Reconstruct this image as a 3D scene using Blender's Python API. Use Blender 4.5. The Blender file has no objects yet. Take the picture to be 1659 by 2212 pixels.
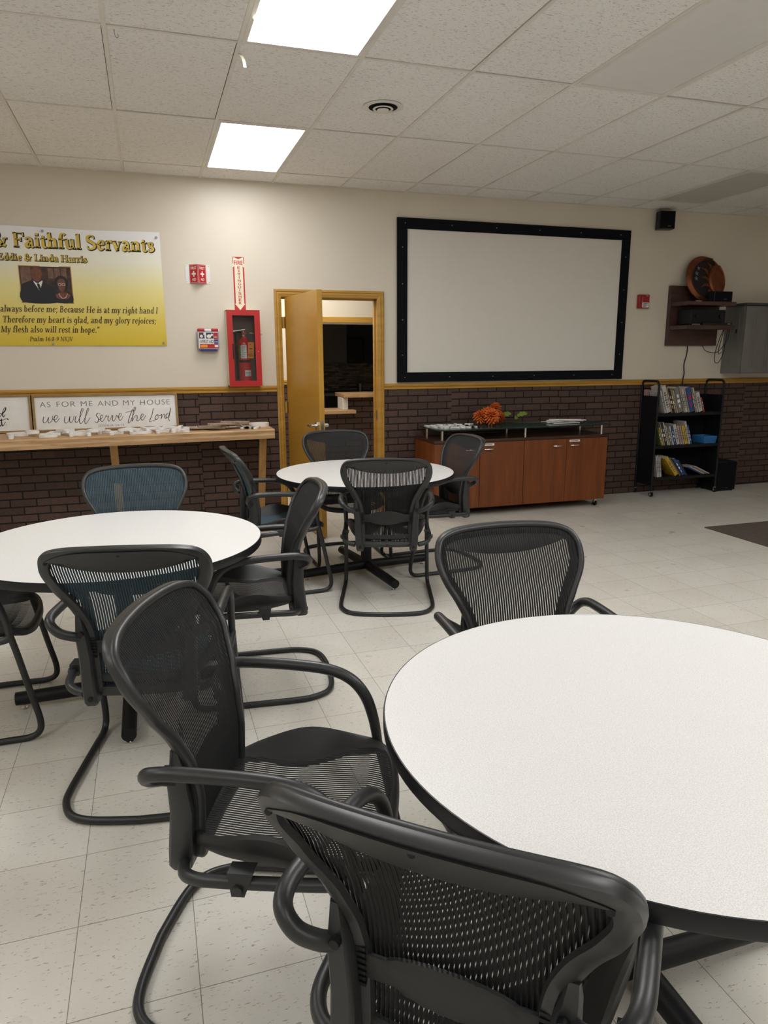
import bpy, bmesh, math, random
from mathutils import Vector, Matrix, Euler
random.seed(7)
PI = math.pi
S = bpy.context.scene
COL = S.collection

# ------------------------------------------------------------------ camera
YAW, PITCH, ROLL = .314638578, -.215432333, -.00452386107
cam = bpy.data.objects.new('camera', bpy.data.cameras.new('camera'))
COL.objects.link(cam)
cam.data.sensor_fit = 'HORIZONTAL'
cam.data.sensor_width = 36.0
cam.data.lens = 36.0 * 1533.475 / 1659.0
cam.data.clip_start = .02
fw = Vector((math.sin(YAW) * math.cos(PITCH), math.cos(YAW) * math.cos(PITCH), math.sin(PITCH)))
rt = Vector((math.cos(YAW), -math.sin(YAW), 0))
up = rt.cross(fw)
r2 = rt * math.cos(ROLL) + up * math.sin(ROLL)
u2 = up * math.cos(ROLL) - rt * math.sin(ROLL)
m = Matrix((r2, u2, -fw)).transposed().to_4x4()
m.translation = Vector((-.52896, -6.57527, 1.497))
cam.matrix_world = m
S.camera = cam

# ------------------------------------------------------------------ world, exposure
w = bpy.data.worlds.new('world')
w.use_nodes = True
w.node_tree.nodes['Background'].inputs[0].default_value = (1, .95, .88, 1)
w.node_tree.nodes['Background'].inputs[1].default_value = 0.0
S.world = w
S.view_settings.view_transform = 'Standard'
S.view_settings.look = 'None'
S.view_settings.gamma = 1
S.view_settings.use_curve_mapping = False
S.view_settings.exposure = 0.6
PANEL_LIGHT = 9.5          # emission of a lit ceiling panel (single lamps differ, see ceiling_light)
CORRIDOR_LIGHT = 16.0
S.cycles.use_denoising = True
S.cycles.max_bounces = 10
S.cycles.diffuse_bounces = 6
S.cycles.caustics_reflective = False
S.cycles.caustics_refractive = False
S.cycles.sample_clamp_indirect = 6.0

H = 2.97          # ceiling height
T = .6096         # ceiling grid pitch


# ------------------------------------------------------------------ materials
def srgb(r, g, b):
    f = lambda c: (c / 255 / 12.92) if c <= 10 else ((c / 255 + .055) / 1.055) ** 2.4
    return (f(r), f(g), f(b), 1)


class NT:
    def __init__(s, name):
        s.m = bpy.data.materials.new(name)
        s.m.use_nodes = True
        s.t = s.m.node_tree
        s.b = s.t.nodes['Principled BSDF']

    def n(s, typ, **k):
        nd = s.t.nodes.new(typ)
        for a, v in k.items():
            if a.startswith('i_'):
                key = a[2:]
                nd.inputs[int(key) if key.isdigit() else key.replace('_', ' ')].default_value = v
            else:
                setattr(nd, a, v)
        return nd

    def l(s, a, b):
        s.t.links.new(a, b)

    def math(s, op, a, b=None, c=None):
        nd = s.t.nodes.new('ShaderNodeMath')
        nd.operation = op
        for i, v in enumerate((a, b, c)):
            if v is None:
                continue
            if isinstance(v, (int, float)):
                nd.inputs[i].default_value = v
            else:
                s.l(v, nd.inputs[i])
        return nd.outputs[0]

    def mix(s, fac, a, b):
        nd = s.t.nodes.new('ShaderNodeMix')
        nd.data_type = 'RGBA'
        for i, v in ((0, fac), (6, a), (7, b)):
            if isinstance(v, (int, float, tuple)):
                nd.inputs[i].default_value = v
            else:
                s.l(v, nd.inputs[i])
        return nd.outputs[2]

    def ramp(s, fac, stops):
        nd = s.t.nodes.new('ShaderNodeValToRGB')
        e = nd.color_ramp.elements
        while len(e) < len(stops):
            e.new(.5)
        for i, (p, c) in enumerate(stops):
            e[i].position = p
            e[i].color = c if isinstance(c, tuple) else (c, c, c, 1)
        s.l(fac, nd.inputs[0])
        return nd.outputs[0]

    def coord(s, scale=(1, 1, 1), kind='Object'):
        c = s.t.nodes.new('ShaderNodeTexCoord')
        mp = s.t.nodes.new('ShaderNodeMapping')
        mp.inputs['Scale'].default_value = scale
        s.l(c.outputs[kind], mp.inputs[0])
        return mp.outputs[0]

    def noise(s, vec, scale, detail=3, rough=.5, dist=0):
        nd = s.n('ShaderNodeTexNoise')
        nd.inputs['Scale'].default_value = scale
        nd.inputs['Detail'].default_value = detail
        nd.inputs['Roughness'].default_value = rough
        nd.inputs['Distortion'].default_value = dist
        s.l(vec, nd.inputs['Vector'])
        return nd.outputs['Fac']

    def bump(s, height, strength=.2, dist=.002):
        nd = s.n('ShaderNodeBump')
        nd.inputs['Strength'].default_value = strength
        nd.inputs['Distance'].default_value = dist
        s.l(height, nd.inputs['Height'])
        s.l(nd.outputs[0], s.b.inputs['Normal'])

    def col(s, c):
        if isinstance(c, tuple):
            s.b.inputs['Base Color'].default_value = c
        else:
            s.l(c, s.b.inputs['Base Color'])


def plain(name, c, rough=.5, metal=0., var=.06, scale=9., spec=.5, bump=0., bscale=200.):
    k = NT(name)
    v = k.coord()
    f = k.noise(v, scale, 4)
    d = tuple(x * (1 - var) for x in c[:3]) + (1,)
    e = tuple(min(1, x * (1 + var)) for x in c[:3]) + (1,)
    k.col(k.ramp(f, [(.3, d), (.7, e)]))
    k.b.inputs['Roughness'].default_value = rough
    k.b.inputs['Metallic'].default_value = metal
    k.b.inputs['Specular IOR Level'].default_value = spec
    if bump:
        k.bump(k.noise(v, bscale, 2), bump, .0006)
    return k.m


def wood(name, c1, c2, scale=(2, 30, 30), rough=.45, contrast=(.35, .65)):
    k = NT(name)
    v = k.coord(scale)
    f = k.noise(v, 1.0, 5, .6, .6)
    k.col(k.ramp(f, [(contrast[0], c1), (contrast[1], c2)]))
    k.b.inputs['Roughness'].default_value = rough
    k.bump(f, .08, .001)
    return k.m


def m_wall():
    k = NT('cream_wall_paint')
    v = k.coord()
    f = k.noise(v, 1.3, 4)
    k.col(k.ramp(f, [(.3, (.68, .622, .528, 1)), (.7, (.72, .662, .563, 1))]))
    k.b.inputs['Roughness'].default_value = .42
    k.bump(k.noise(v, 90, 3), .12, .001)
    return k.m


def m_ceiling():
    k = NT('acoustic_ceiling_tile')
    v1 = k.coord((30, 110, 30))
    a = k.noise(v1, 1.5, 3, .6, .5)
    fis = k.ramp(a, [(.36, 1.), (.41, 0.)])
    v2 = k.coord()
    pin = k.noise(v2, 150, 2, .6)
    pinr = k.ramp(pin, [(.30, .8), (.36, 0.)])
    mot = k.ramp(k.noise(v2, .9, 3), [(.3, (.79, .775, .755, 1)), (.7, (.84, .825, .805, 1))])
    st = k.noise(v2, .8, 2, .5)
    base = k.mix(k.ramp(st, [(.66, 0.), (.72, .12)]), mot, (.50, .41, .29, 1))
    mx = k.math('MAXIMUM', fis, pinr)
    k.col(k.mix(k.math('MULTIPLY', mx, .55), base, (.20, .18, .16, 1)))
    k.b.inputs['Roughness'].default_value = .9
    k.b.inputs['Specular IOR Level'].default_value = .1
    k.bump(k.math('SUBTRACT', 1.0, mx), .35, .002)
    return k.m


def m_floor():
    k = NT('vinyl_floor_tile')
    c = k.n('ShaderNodeTexCoord')
    sp = k.n('ShaderNodeSeparateXYZ')
    k.l(c.outputs['Object'], sp.inputs[0])
    P = .30
    def seam(o, off):
        t = k.math('DIVIDE', k.math('ADD', o, off), P)
        fr = k.math('FRACT', k.math('ADD', t, 100.0))
        dd = k.math('MULTIPLY', k.math('MINIMUM', fr, k.math('SUBTRACT', 1.0, fr)), P)
        return k.math('LESS_THAN', dd, .0011), k.math('FLOOR', k.math('ADD', t, 100.0))
    sx, ix = seam(sp.outputs[0], .513)
    sy, iy = seam(sp.outputs[1], 5.069)
    s_ = k.math('MAXIMUM', sx, sy)
    cb = k.n('ShaderNodeCombineXYZ')
    k.l(ix, cb.inputs[0]); k.l(iy, cb.inputs[1])
    wn = k.n('ShaderNodeTexWhiteNoise')
    k.l(cb.outputs[0], wn.inputs['Vector'])
    # short flecks, stretched one way
    off = k.n('ShaderNodeVectorMath', operation='ADD')
    k.l(c.outputs['Object'], off.inputs[0]); k.l(wn.outputs['Color'], off.inputs[1])
    par = k.math('MODULO', k.math('ADD', ix, iy), 2.0)
    fs, gs = [], []
    for rot in (1.35, -.15):
        mp = k.n('ShaderNodeMapping')
        mp.inputs['Rotation'].default_value = (0, 0, rot)
        mp.inputs['Scale'].default_value = (44, 150, 1)
        k.l(off.outputs[0], mp.inputs[0])
        fs.append(k.noise(mp.outputs[0], 1.2, 3, .6, .5))
        gs.append(k.noise(mp.outputs[0], .45, 2, .5))
    sel = lambda q: k.math('ADD', k.math('MULTIPLY', q[0], par), k.math('MULTIPLY', q[1], k.math('SUBTRACT', 1.0, par)))
    fl = k.ramp(sel(fs), [(.335, 1.), (.375, 0.)])
    fl2 = k.ramp(sel(gs), [(.66, 0.), (.74, .6)])
    v = k.coord()
    tone = k.ramp(wn.outputs['Value'], [(0., (.64, .615, .555, 1)), (1., (.69, .665, .605, 1))])
    tone = k.mix(k.ramp(k.noise(v, 3.5, 4), [(.4, 0.), (.8, .35)]), tone, (.53, .48, .39, 1))
    tone = k.mix(k.math('MULTIPLY', fl, .72), tone, (.22, .20, .17, 1))
    tone = k.mix(k.math('MULTIPLY', fl2, .4), tone, (.74, .70, .63, 1))
    k.col(k.mix(k.math('MULTIPLY', s_, .8), tone, (.12, .105, .085, 1)))
    k.l(k.ramp(k.noise(v, 5, 4), [(.3, .27), (.75, .42)]), k.b.inputs['Roughness'])
    k.b.inputs['Specular IOR Level'].default_value = .42
    k.bump(k.math('SUBTRACT', 1.0, s_), .1, .001)
    return k.m


def m_brick():
    k = NT('dark_brick_panel')
    c = k.n('ShaderNodeTexCoord')
    sp = k.n('ShaderNodeSeparateXYZ')
    k.l(c.outputs['Object'], sp.inputs[0])
    idx = k.math('FLOOR', k.math('DIVIDE', k.math('ADD', sp.outputs[0], .12 + 12.2), 1.22))
    sh = k.math('MULTIPLY', k.math('SINE', k.math('MULTIPLY', idx, 2.4)), .016)
    x = k.math('ADD', sp.outputs[0], k.math('MULTIPLY', idx, .073))
    z = k.math('ADD', sp.outputs[2], sh)
    cb = k.n('ShaderNodeCombineXYZ')
    k.l(x, cb.inputs[0]); k.l(z, cb.inputs[1])
    v = k.coord()
    # slightly wavy edges
    wob = k.n('ShaderNodeVectorMath', operation='ADD')
    nz = k.n('ShaderNodeTexNoise'); nz.inputs['Scale'].default_value = 22
    k.l(v, nz.inputs['Vector'])
    sc = k.n('ShaderNodeVectorMath', operation='SCALE'); sc.inputs['Scale'].default_value = .004
    k.l(nz.outputs['Color'], sc.inputs[0])
    k.l(cb.outputs[0], wob.inputs[0]); k.l(sc.outputs[0], wob.inputs[1])
    br = k.n('ShaderNodeTexBrick')
    for a, val in (('Color1', (.112, .070, .056, 1)), ('Color2', (.078, .049, .040, 1)), ('Mortar', (.012, .009, .0085, 1)),
                   ('Scale', 1.), ('Mortar Size', .0062), ('Mortar Smooth', .25), ('Bias', 0.), ('Brick Width', .205), ('Row Height', .0672)):
        br.inputs[a].default_value = val
    k.l(wob.outputs[0], br.inputs['Vector'])
    g = k.noise(v, 60, 4, .6)
    k.col(k.mix(k.ramp(g, [(.3, .35), (.6, 0.)]), br.outputs['Color'], (.035, .024, .021, 1)))
    k.b.inputs['Roughness'].default_value = .5
    k.b.inputs['Specular IOR Level'].default_value = .2
    h = k.math('ADD', k.math('MULTIPLY', k.math('SUBTRACT', 1.0, br.outputs['Fac']), 1.0), k.math('MULTIPLY', g, .35))
    k.bump(h, .55, .004)
    return k.m


def m_table():
    k = NT('white_speckled_laminate')
    v = k.coord()
    f = k.noise(v, 420, 2, .6)
    k.col(k.ramp(f, [(.34, (.62, .615, .61, 1)), (.5, (.73, .725, .715, 1)), (.66, (.81, .805, .795, 1))]))
    k.b.inputs['Roughness'].default_value = .38
    return k.m


def m_carpet():
    k = NT('brown_ribbed_mat')
    v = k.coord((10, 150, 1))
    f = k.noise(v, 1, 3, .6)
    g = k.noise(k.coord(), 260, 2)
    c = k.ramp(f, [(.35, (.035, .026, .021, 1)), (.7, (.13, .10, .082, 1))])
    k.col(k.mix(k.ramp(g, [(.4, 0.), (.65, .5)]), c, (.17, .135, .11, 1)))
    k.b.inputs['Roughness'].default_value = .95
    k.bump(g, .6, .004)
    return k.m


def m_emit(name, c, s):
    k = NT(name)
    k.b.inputs['Base Color'].default_value = (.8, .8, .8, 1)
    k.b.inputs['Emission Color'].default_value = c
    k.b.inputs['Emission Strength'].default_value = s
    return k.m


def m_banner():
    k = NT('banner_print')
    c = k.n('ShaderNodeTexCoord')
    sp = k.n('ShaderNodeSeparateXYZ')
    k.l(c.outputs['Object'], sp.inputs[0])
    t = k.math('DIVIDE', sp.outputs[2], .92)
    k.col(k.ramp(t, [(.0, srgb(212, 184, 42)), (.22, srgb(222, 200, 88)), (.5, srgb(232, 222, 150)), (.72, srgb(236, 234, 214)), (.95, srgb(238, 238, 240))]))
    k.b.inputs['Roughness'].default_value = .38
    k.bump(k.noise(k.coord((1.5, 1, 3)), 2.2, 3), .25, .02)
    return k.m


def m_mosaic():
    k = NT('mosaic_backsplash')
    c = k.coord((1, 1, 1))
    sp = k.n('ShaderNodeSeparateXYZ'); k.l(c, sp.inputs[0])
    cb = k.n('ShaderNodeCombineXYZ'); k.l(sp.outputs[0], cb.inputs[0]); k.l(sp.outputs[2], cb.inputs[1])
    br = k.n('ShaderNodeTexBrick')
    for a, val in (('Color1', (.35, .31, .27, 1)), ('Color2', (.04, .035, .03, 1)), ('Mortar', (.09, .085, .08, 1)),
                   ('Scale', 1.), ('Mortar Size', .003), ('Brick Width', .11), ('Row Height', .028)):
        br.inputs[a].default_value = val
    k.l(cb.outputs[0], br.inputs['Vector'])
    k.col(br.outputs['Color'])
    k.b.inputs['Roughness'].default_value = .3
    return k.m


def m_glass(name, tint, rough=.03):
    k = NT(name)
    k.b.inputs['Base Color'].default_value = tint
    k.b.inputs['Roughness'].default_value = rough
    k.b.inputs['Transmission Weight'].default_value = 1.
    k.b.inputs['IOR'].default_value = 1.45
    k.t.nodes.remove(k.b) if False else None
    return k.m


def m_pane(name, tint, body=0.):
    # thin glazing: mostly clear with a glossy skin
    k = NT(name)
    tr = k.n('ShaderNodeBsdfTransparent'); tr.inputs[0].default_value = tint
    gl = k.n('ShaderNodeBsdfGlossy'); gl.inputs['Roughness'].default_value = .05
    fr = k.n('ShaderNodeFresnel'); fr.inputs[0].default_value = 1.45
    mx = k.n('ShaderNodeMixShader')
    k.l(fr.outputs[0], mx.inputs[0]); k.l(tr.outputs[0], mx.inputs[1]); k.l(gl.outputs[0], mx.inputs[2])
    out = mx.outputs[0]
    if body:
        df = k.n('ShaderNodeBsdfDiffuse'); df.inputs[0].default_value = (.10, .19, .16, 1)  # diffuse green mixed in, standing for the greenish reflection on the glass
        m2 = k.n('ShaderNodeMixShader'); m2.inputs[0].default_value = body
        k.l(out, m2.inputs[1]); k.l(df.outputs[0], m2.inputs[2])
        out = m2.outputs[0]
    k.l(out, k.t.nodes['Material Output'].inputs[0])
    return k.m


def m_copper():
    k = NT('hammered_copper')
    v = k.coord()
    f = k.noise(v, 14, 4)
    k.col(k.ramp(f, [(.3, (.17, .052, .022, 1)), (.7, (.27, .088, .036, 1))]))
    k.b.inputs['Metallic'].default_value = .75
    k.b.inputs['Roughness'].default_value = .42
    vo = k.n('ShaderNodeTexVoronoi'); vo.inputs['Scale'].default_value = 70
    k.l(v, vo.inputs['Vector'])
    k.bump(vo.outputs['Distance'], .35, .004)
    return k.m


MT = dict(
    wall=m_wall(), ceil=m_ceiling(), floor=m_floor(), brick=m_brick(), table=m_table(), carpet=m_carpet(), banner=m_banner(), mosaic=m_mosaic(),
    grid=plain('ceiling_grid_paint', (.70, .675, .63, 1), .5),
    unlitpale=plain('pale_unlit_diffuser', (.74, .72, .70, 1), .35, var=.02),
    unlit=plain('unlit_diffuser', (.50, .51, .46, 1), .35, var=.02),
    corridor_lit=m_emit('corridor_diffuser', (1, .95, .86, 1), CORRIDOR_LIGHT),
    white=plain('white_paint', (.78, .77, .75, 1), .45),
    paper=plain('white_board_letter', (.83, .82, .80, 1), .6),
    trim=wood('golden_oak_trim', (.42, .225, .035, 1), (.53, .30, .06, 1), (2, 2, 14), .36),
    door=wood('golden_door_paint', (.45, .235, .03, 1), (.50, .27, .042, 1), (3, 3, 9), .3),
    oak=wood('oak_counter', (.38, .22, .10, 1), (.58, .38, .20, 1), (2.2, 34, 34), .5),
    oakleg=wood('oak_leg', (.36, .19, .06, 1), (.46, .26, .09, 1), (30, 30, 3), .5),
    gold=wood('gold_wood_frame', (.24, .145, .045, 1), (.34, .215, .08, 1), (6, 30, 30), .5),
    cherry=wood('cherry_veneer', (.125, .029, .004, 1), (.20, .052, .007, 1), (20, 20, 1.6), .45),
    cherrytop=wood('dark_cherry_top', (.035, .014, .009, 1), (.06, .023, .013, 1), (2, 25, 25), .3),
    walnut=wood('dark_walnut_shelf', (.05, .024, .02, 1), (.085, .04, .032, 1), (3, 25, 25), .4),
    black=plain('black_metal', (.006, .006, .0075, 1), .5, spec=.35),
    blackmatt=plain('black_felt', (.006, .006, .008, 1), .85, spec=.15),
    blackplas=plain('black_plastic', (.006, .006, .009, 1), .42, spec=.4),
    frame=plain('charcoal_chair_frame', (.021, .0222, .0235, 1), .40, spec=.55, bump=.08),
    tube=plain('charcoal_tube', (.016, .0162, .0168, 1), .42, bump=.05),
    mesh=plain('black_woven_mesh', (.010, .010, .011, 1), .75, scale=60),
    teal=plain('teal_woven_mesh', (.034, .064, .084, 1), .75, scale=60),
    foam=plain('soft_black_edge', (.014, .0147, .0155, 1), .5),
    red=plain('red_enamel', (.44, .012, .013, 1), .38),
    alarmred=plain('dark_red_plastic', (.30, .010, .014, 1), .4),
    redprint=plain('red_sign_print', (.50, .018, .022, 1), .4),
    extred=plain('extinguisher_red', (.62, .014, .018, 1), .25),
    cream=plain('cream_sign_plastic', (.80, .76, .60, 1), .45),
    inside=plain('dark_cabinet_inside', (.10, .05, .05, 1), .6),
    chrome=plain('satin_chrome', (.70, .69, .67, 1), .25, 1.),
    brass=plain('brass', (.62, .42, .13, 1), .3, 1.),
    orange=plain('orange_tag', (.85, .26, .02, 1), .6),
    screen=plain('screen_fabric', (.74, .72, .665, 1), .8, var=.01),
    ink=plain('black_print', (.012, .011, .010, 1), .6),
    greyink=plain('grey_print', (.11, .11, .105, 1), .6),
    goldink=plain('gold_print', (.66, .47, .07, 1), .5, var=.18, scale=5),
    brownink=plain('brown_print', (.05, .026, .008, 1), .6),
    blue=plain('blue_print', (.015, .03, .19, 1), .5),
    bluebin=plain('blue_plastic', (.04, .22, .55, 1), .4),
    petal=plain('orange_petal', (.62, .13, .018, 1), .6, var=.3, scale=40),
    leaf=plain('green_leaf', (.13, .20, .03, 1), .5, var=.25, scale=40),
    leafd=plain('dark_green_stem', (.03, .055, .02, 1), .6),
    grey=plain('grey_cabinet', (.20, .195, .185, 1), .4, .3),
    greyd=plain('dark_grey_cap', (.045, .045, .045, 1), .5),
    kraft=plain('grey_brown_board', (.33, .26, .19, 1), .8, var=.3, scale=50),
    glass=m_pane('clear_glazing', (.97, .97, .97, 1)),
    greenglass=m_pane('green_tinted_glass', (.50, .66, .60, 1), .16),
    clearplas=m_pane('clear_plastic', (.86, .87, .92, 1)),
    copper=m_copper(),
    copperdark=plain('dark_bronze_ground', (.018, .016, .018, 1), .6, .3),
    pewter=plain('pewter_star', (.30, .29, .29, 1), .4, .8),
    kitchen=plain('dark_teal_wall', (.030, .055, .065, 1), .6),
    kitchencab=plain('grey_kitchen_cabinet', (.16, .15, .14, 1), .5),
    skin=plain('printed_skin', (.16, .055, .03, 1), .5, var=.25, scale=60),
    suit=plain('printed_navy_suit', (.010, .011, .018, 1), .5),
    photobg=plain('printed_photo_ground', (.05, .024, .018, 1), .5, var=.6, scale=26),
    photolight=plain('printed_pale_patch', (.16, .09, .06, 1), .5, var=.3, scale=30),
    pages=plain('book_pages', (.52, .48, .41, 1), .8),
    steel=plain('galvanised_screw', (.35, .35, .36, 1), .4, .9),
)


# ------------------------------------------------------------------ mesh builder
class B:
    def __init__(s):
        s.bm = bmesh.new()

    def vf(s, vs, fs):
        v = [s.bm.verts.new(p) for p in vs]
        for f in fs:
            try:
                s.bm.faces.new([v[i] for i in f])
            except ValueError:
                pass
        return s

    def box(s, a, b, bev=0., seg=2, mat=None):
        x0, y0, z0 = a; x1, y1, z1 = b
        ps = [(x0, y0, z0), (x1, y0, z0), (x1, y1, z0), (x0, y1, z0), (x0, y0, z1), (x1, y0, z1), (x1, y1, z1), (x0, y1, z1)]
        if mat is not None:
            ps = [mat @ Vector(p) for p in ps]
        v = [s.bm.verts.new(p) for p in ps]
        fs = [s.bm.faces.new([v[i] for i in f]) for f in ((3, 2, 1, 0), (4, 5, 6, 7), (0, 1, 5, 4), (1, 2, 6, 5), (2, 3, 7, 6), (3, 0, 4, 7))]
        if bev:
            es = list({e for f in fs for e in f.edges})
            bmesh.ops.bevel(s.bm, geom=es, offset=bev, segments=seg, affect='EDGES', profile=.5)
        return s

    def hexa(s, lo, hi):
        # two quads of four points each, lofted
        s.loft([lo, hi], caps=True)
        return s

    def loft(s, rings, closed_ring=True, caps=False, loop=False):
        R = [[s.bm.verts.new(p) for p in r] for r in rings]
        n = len(R[0])
        m_ = len(R)
        for i in range(m_ if loop else m_ - 1):
            a, b = R[i], R[(i + 1) % m_]
            for j in range(n if closed_ring else n - 1):
                k = (j + 1) % n
                s.bm.faces.new((a[j], a[k], b[k], b[j]))
        if caps:
            s.bm.faces.new(list(reversed(R[0])))
            s.bm.faces.new(R[-1])
        return s

    def tube(s, pts, r, n=10, loop=False, caps=True):
        pts = [Vector(p) for p in pts]
        N = len(pts)
        rr = r if isinstance(r, (list, tuple)) else [r] * N
        rings = []
        prev = None
        for i, p in enumerate(pts):
            if loop:
                t = pts[(i + 1) % N] - pts[i - 1]
            else:
                t = pts[min(i + 1, N - 1)] - pts[max(i - 1, 0)]
            t.normalize()
            if prev is None:
                a = Vector((0, 0, 1)) if abs(t.z) < .9 else Vector((1, 0, 0))
                u = t.cross(a).normalized()
            else:
                u = (prev - t * prev.dot(t)).normalized()
            prev = u
            v = t.cross(u)
            rings.append([p + (u * math.cos(2 * PI * k / n) + v * math.sin(2 * PI * k / n)) * rr[i] for k in range(n)])
        return s.loft(rings, caps=caps and not loop, loop=loop)

    def cyl(s, a, b, r, n=20, r2=None):
        return s.tube([a, b], [r, r2 if r2 is not None else r], n)

    def lathe(s, prof, n=32, c=(0, 0, 0)):
        rings = [[(c[0] + r * math.cos(2 * PI * k / n), c[1] + r * math.sin(2 * PI * k / n), c[2] + z) for k in range(n)] for r, z in prof]
        return s.loft(rings, caps=True)

    def ring(s, prof, n=40):
        # closed profile swept round the z axis, open in the middle
        return s.loft([[(r * math.cos(2 * PI * k / n), r * math.sin(2 * PI * k / n), z) for r, z in prof] for k in range(n)], loop=True)

    def poly(s, pts, d):
        # extrude a planar outline by vector d
        d = Vector(d)
        a = [Vector(p) for p in pts]
        return s.loft([a, [p + d for p in a]], caps=True)

    def face(s, pts):
        s.bm.faces.new([s.bm.verts.new(p) for p in pts])
        return s

    def ball(s, c, r, sc=(1, 1, 1), u=14, v=9):
        mt = Matrix.Translation(c) @ Matrix.Diagonal((sc[0], sc[1], sc[2], 1))
        bmesh.ops.create_uvsphere(s.bm, u_segments=u, v_segments=v, radius=r, matrix=mt)
        return s

    def disc(s, c, r, y, n=16, sx=1., sz=1.):
        # flat disc facing -y in an xz plane
        return s.face([(c[0] + r * sx * math.cos(2 * PI * k / n), y, c[1] + r * sz * math.sin(2 * PI * k / n)) for k in range(n)])

    def xf(s, mat):
        bmesh.ops.transform(s.bm, matrix=mat, verts=s.bm.verts[:])
        return s

    def add_text(s, body, x0, x1, z, y, h=None, ext=.0004, off=0., space=1., shear=0., mat=None):
        # sans lettering in an xz plane facing -y: fitted from x0 to x1, baseline at z, capital height h
        cu = bpy.data.curves.new('t', 'FONT')
        cu.body = body; cu.size = 1.0; cu.extrude = 0.; cu.offset = off; cu.space_character = space; cu.shear = shear
        o = bpy.data.objects.new('t', cu)
        COL.objects.link(o)
        bpy.context.view_layer.update()
        me = bpy.data.meshes.new_from_object(o.evaluated_get(bpy.context.evaluated_depsgraph_get()))
        bpy.data.objects.remove(o); bpy.data.curves.remove(cu)
        xs = [v.co.x for v in me.vertices]
        a, b = min(xs), max(xs)
        k = (x1 - x0) / (b - a)
        kz = (h / .70) if h else k
        vs = [(x0 + (v.co.x - a) * k, y, z + v.co.y * kz) for v in me.vertices]
        if mat is not None:
            vs = [mat @ Vector(p) for p in vs]
        fs = [tuple(p.vertices) for p in me.polygons]
        bpy.data.meshes.remove(me)
        return s.vf(vs, fs)

    def ribbon(s, pts, ws, y, mat=None):
        # flat pen stroke in an xz plane (pts are (x, z))
        L, R = [], []
        N = len(pts)
        for i in range(N):
            a = pts[max(i - 1, 0)]; b = pts[min(i + 1, N - 1)]
            dx, dz = b[0] - a[0], b[1] - a[1]
            l = math.hypot(dx, dz) or 1
            nx, nz = -dz / l, dx / l
            w_ = ws[i] if isinstance(ws, list) else ws
            L.append((pts[i][0] + nx * w_ / 2, y, pts[i][1] + nz * w_ / 2))
            R.append((pts[i][0] - nx * w_ / 2, y, pts[i][1] - nz * w_ / 2))
        vs = L + R
        if mat is not None:
            vs = [mat @ Vector(p) for p in vs]
        return s.vf(vs, [(i, N + i, N + i + 1, i + 1) for i in range(N - 1)])


def obj(name, b, mat, parent=None, smooth=False, loc=None, rot=None, label=None):
    bm = b.bm if isinstance(b, B) else b
    bmesh.ops.recalc_face_normals(bm, faces=bm.faces[:])
    me = bpy.data.meshes.new(name)
    bm.to_mesh(me)
    bm.free()
    me.materials.append(MT[mat] if isinstance(mat, str) else mat)
    if smooth:
        me.polygons.foreach_set('use_smooth', [True] * len(me.polygons))
        me.set_sharp_from_angle(angle=math.radians(38))
    o = bpy.data.objects.new(name, me)
    COL.objects.link(o)
    if parent is not None:
        o.parent = parent
    if loc is not None:
        o.location = loc
    if rot is not None:
        o.rotation_euler = rot
    if label:
        o['label'] = label
    return o


def flat(name, b, mat, parent=None, **k):
    # lettering and prints: keep their winding facing -y
    bm = b.bm
    me = bpy.data.meshes.new(name)
    bm.to_mesh(me); bm.free()
    me.materials.append(MT[mat])
    o = bpy.data.objects.new(name, me)
    COL.objects.link(o)
    if parent is not None:
        o.parent = parent
    for a, v in k.items():
        o[a] = v
    return o


def tag(o, label, cat, group=None):
    o['label'] = label
    o['category'] = cat
    if group:
        o['group'] = group
    return o


def thing(name, label, cat, loc=(0, 0, 0), rz=0., group=None, rot=None):
    o = bpy.data.objects.new(name, None)
    o.empty_display_size = .05
    COL.objects.link(o)
    o.location = loc
    o.rotation_euler = rot if rot else (0, 0, rz)
    return tag(o, label, cat, group)


def struct(name, b, mat, parent=None, **k):
    o = obj(name, b, mat, parent, **k)
    if parent is None:
        o['kind'] = 'structure'
    return o


def dup(root, loc, rz, label, group=None, swap=None):
    r = root.copy()
    COL.objects.link(r)
    r.location = loc
    r.rotation_euler = (0, 0, rz)
    r['label'] = label
    if group:
        r['group'] = group
    for ch in list(root.children):
        c = ch.copy()
        if swap and c.data.materials[0].name in swap:
            c.data = swap_mesh(c.data, swap[c.data.materials[0].name])
        COL.objects.link(c)
        c.parent = r
        for g in ch.children:
            d = g.copy()
            COL.objects.link(d)
            d.parent = c
    return r


_swapped = {}


def swap_mesh(me, mat):
    key = (me.name, mat)
    if key not in _swapped:
        n = me.copy()
        n.materials[0] = MT[mat]
        _swapped[key] = n
    return _swapped[key]


def cr(pts, n=8, closed=False):
    # Catmull-Rom through points of any dimension
    N = len(pts)
    out = []
    for i in range(N if closed else N - 1):
        if closed:
            p = [pts[(i + k - 1) % N] for k in range(4)]
        else:
            p = [pts[max(i - 1, 0)], pts[i], pts[i + 1], pts[min(i + 2, N - 1)]]
        for k in range(n):
            t = k / n
            out.append(tuple(.5 * (2 * b + (c - a) * t + (2 * a - 5 * b + 4 * c - d) * t * t + (3 * b - a - 3 * c + d) * t ** 3) for a, b, c, d in zip(*p)))
    if not closed:
        out.append(tuple(pts[-1]))
    return out


def mirror(pts):
    return [(-p[0],) + tuple(p[1:]) for p in pts]


# ------------------------------------------------------------------ serif pen letters for the banner
XH, CP, AS = .44, .66, .70


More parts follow.
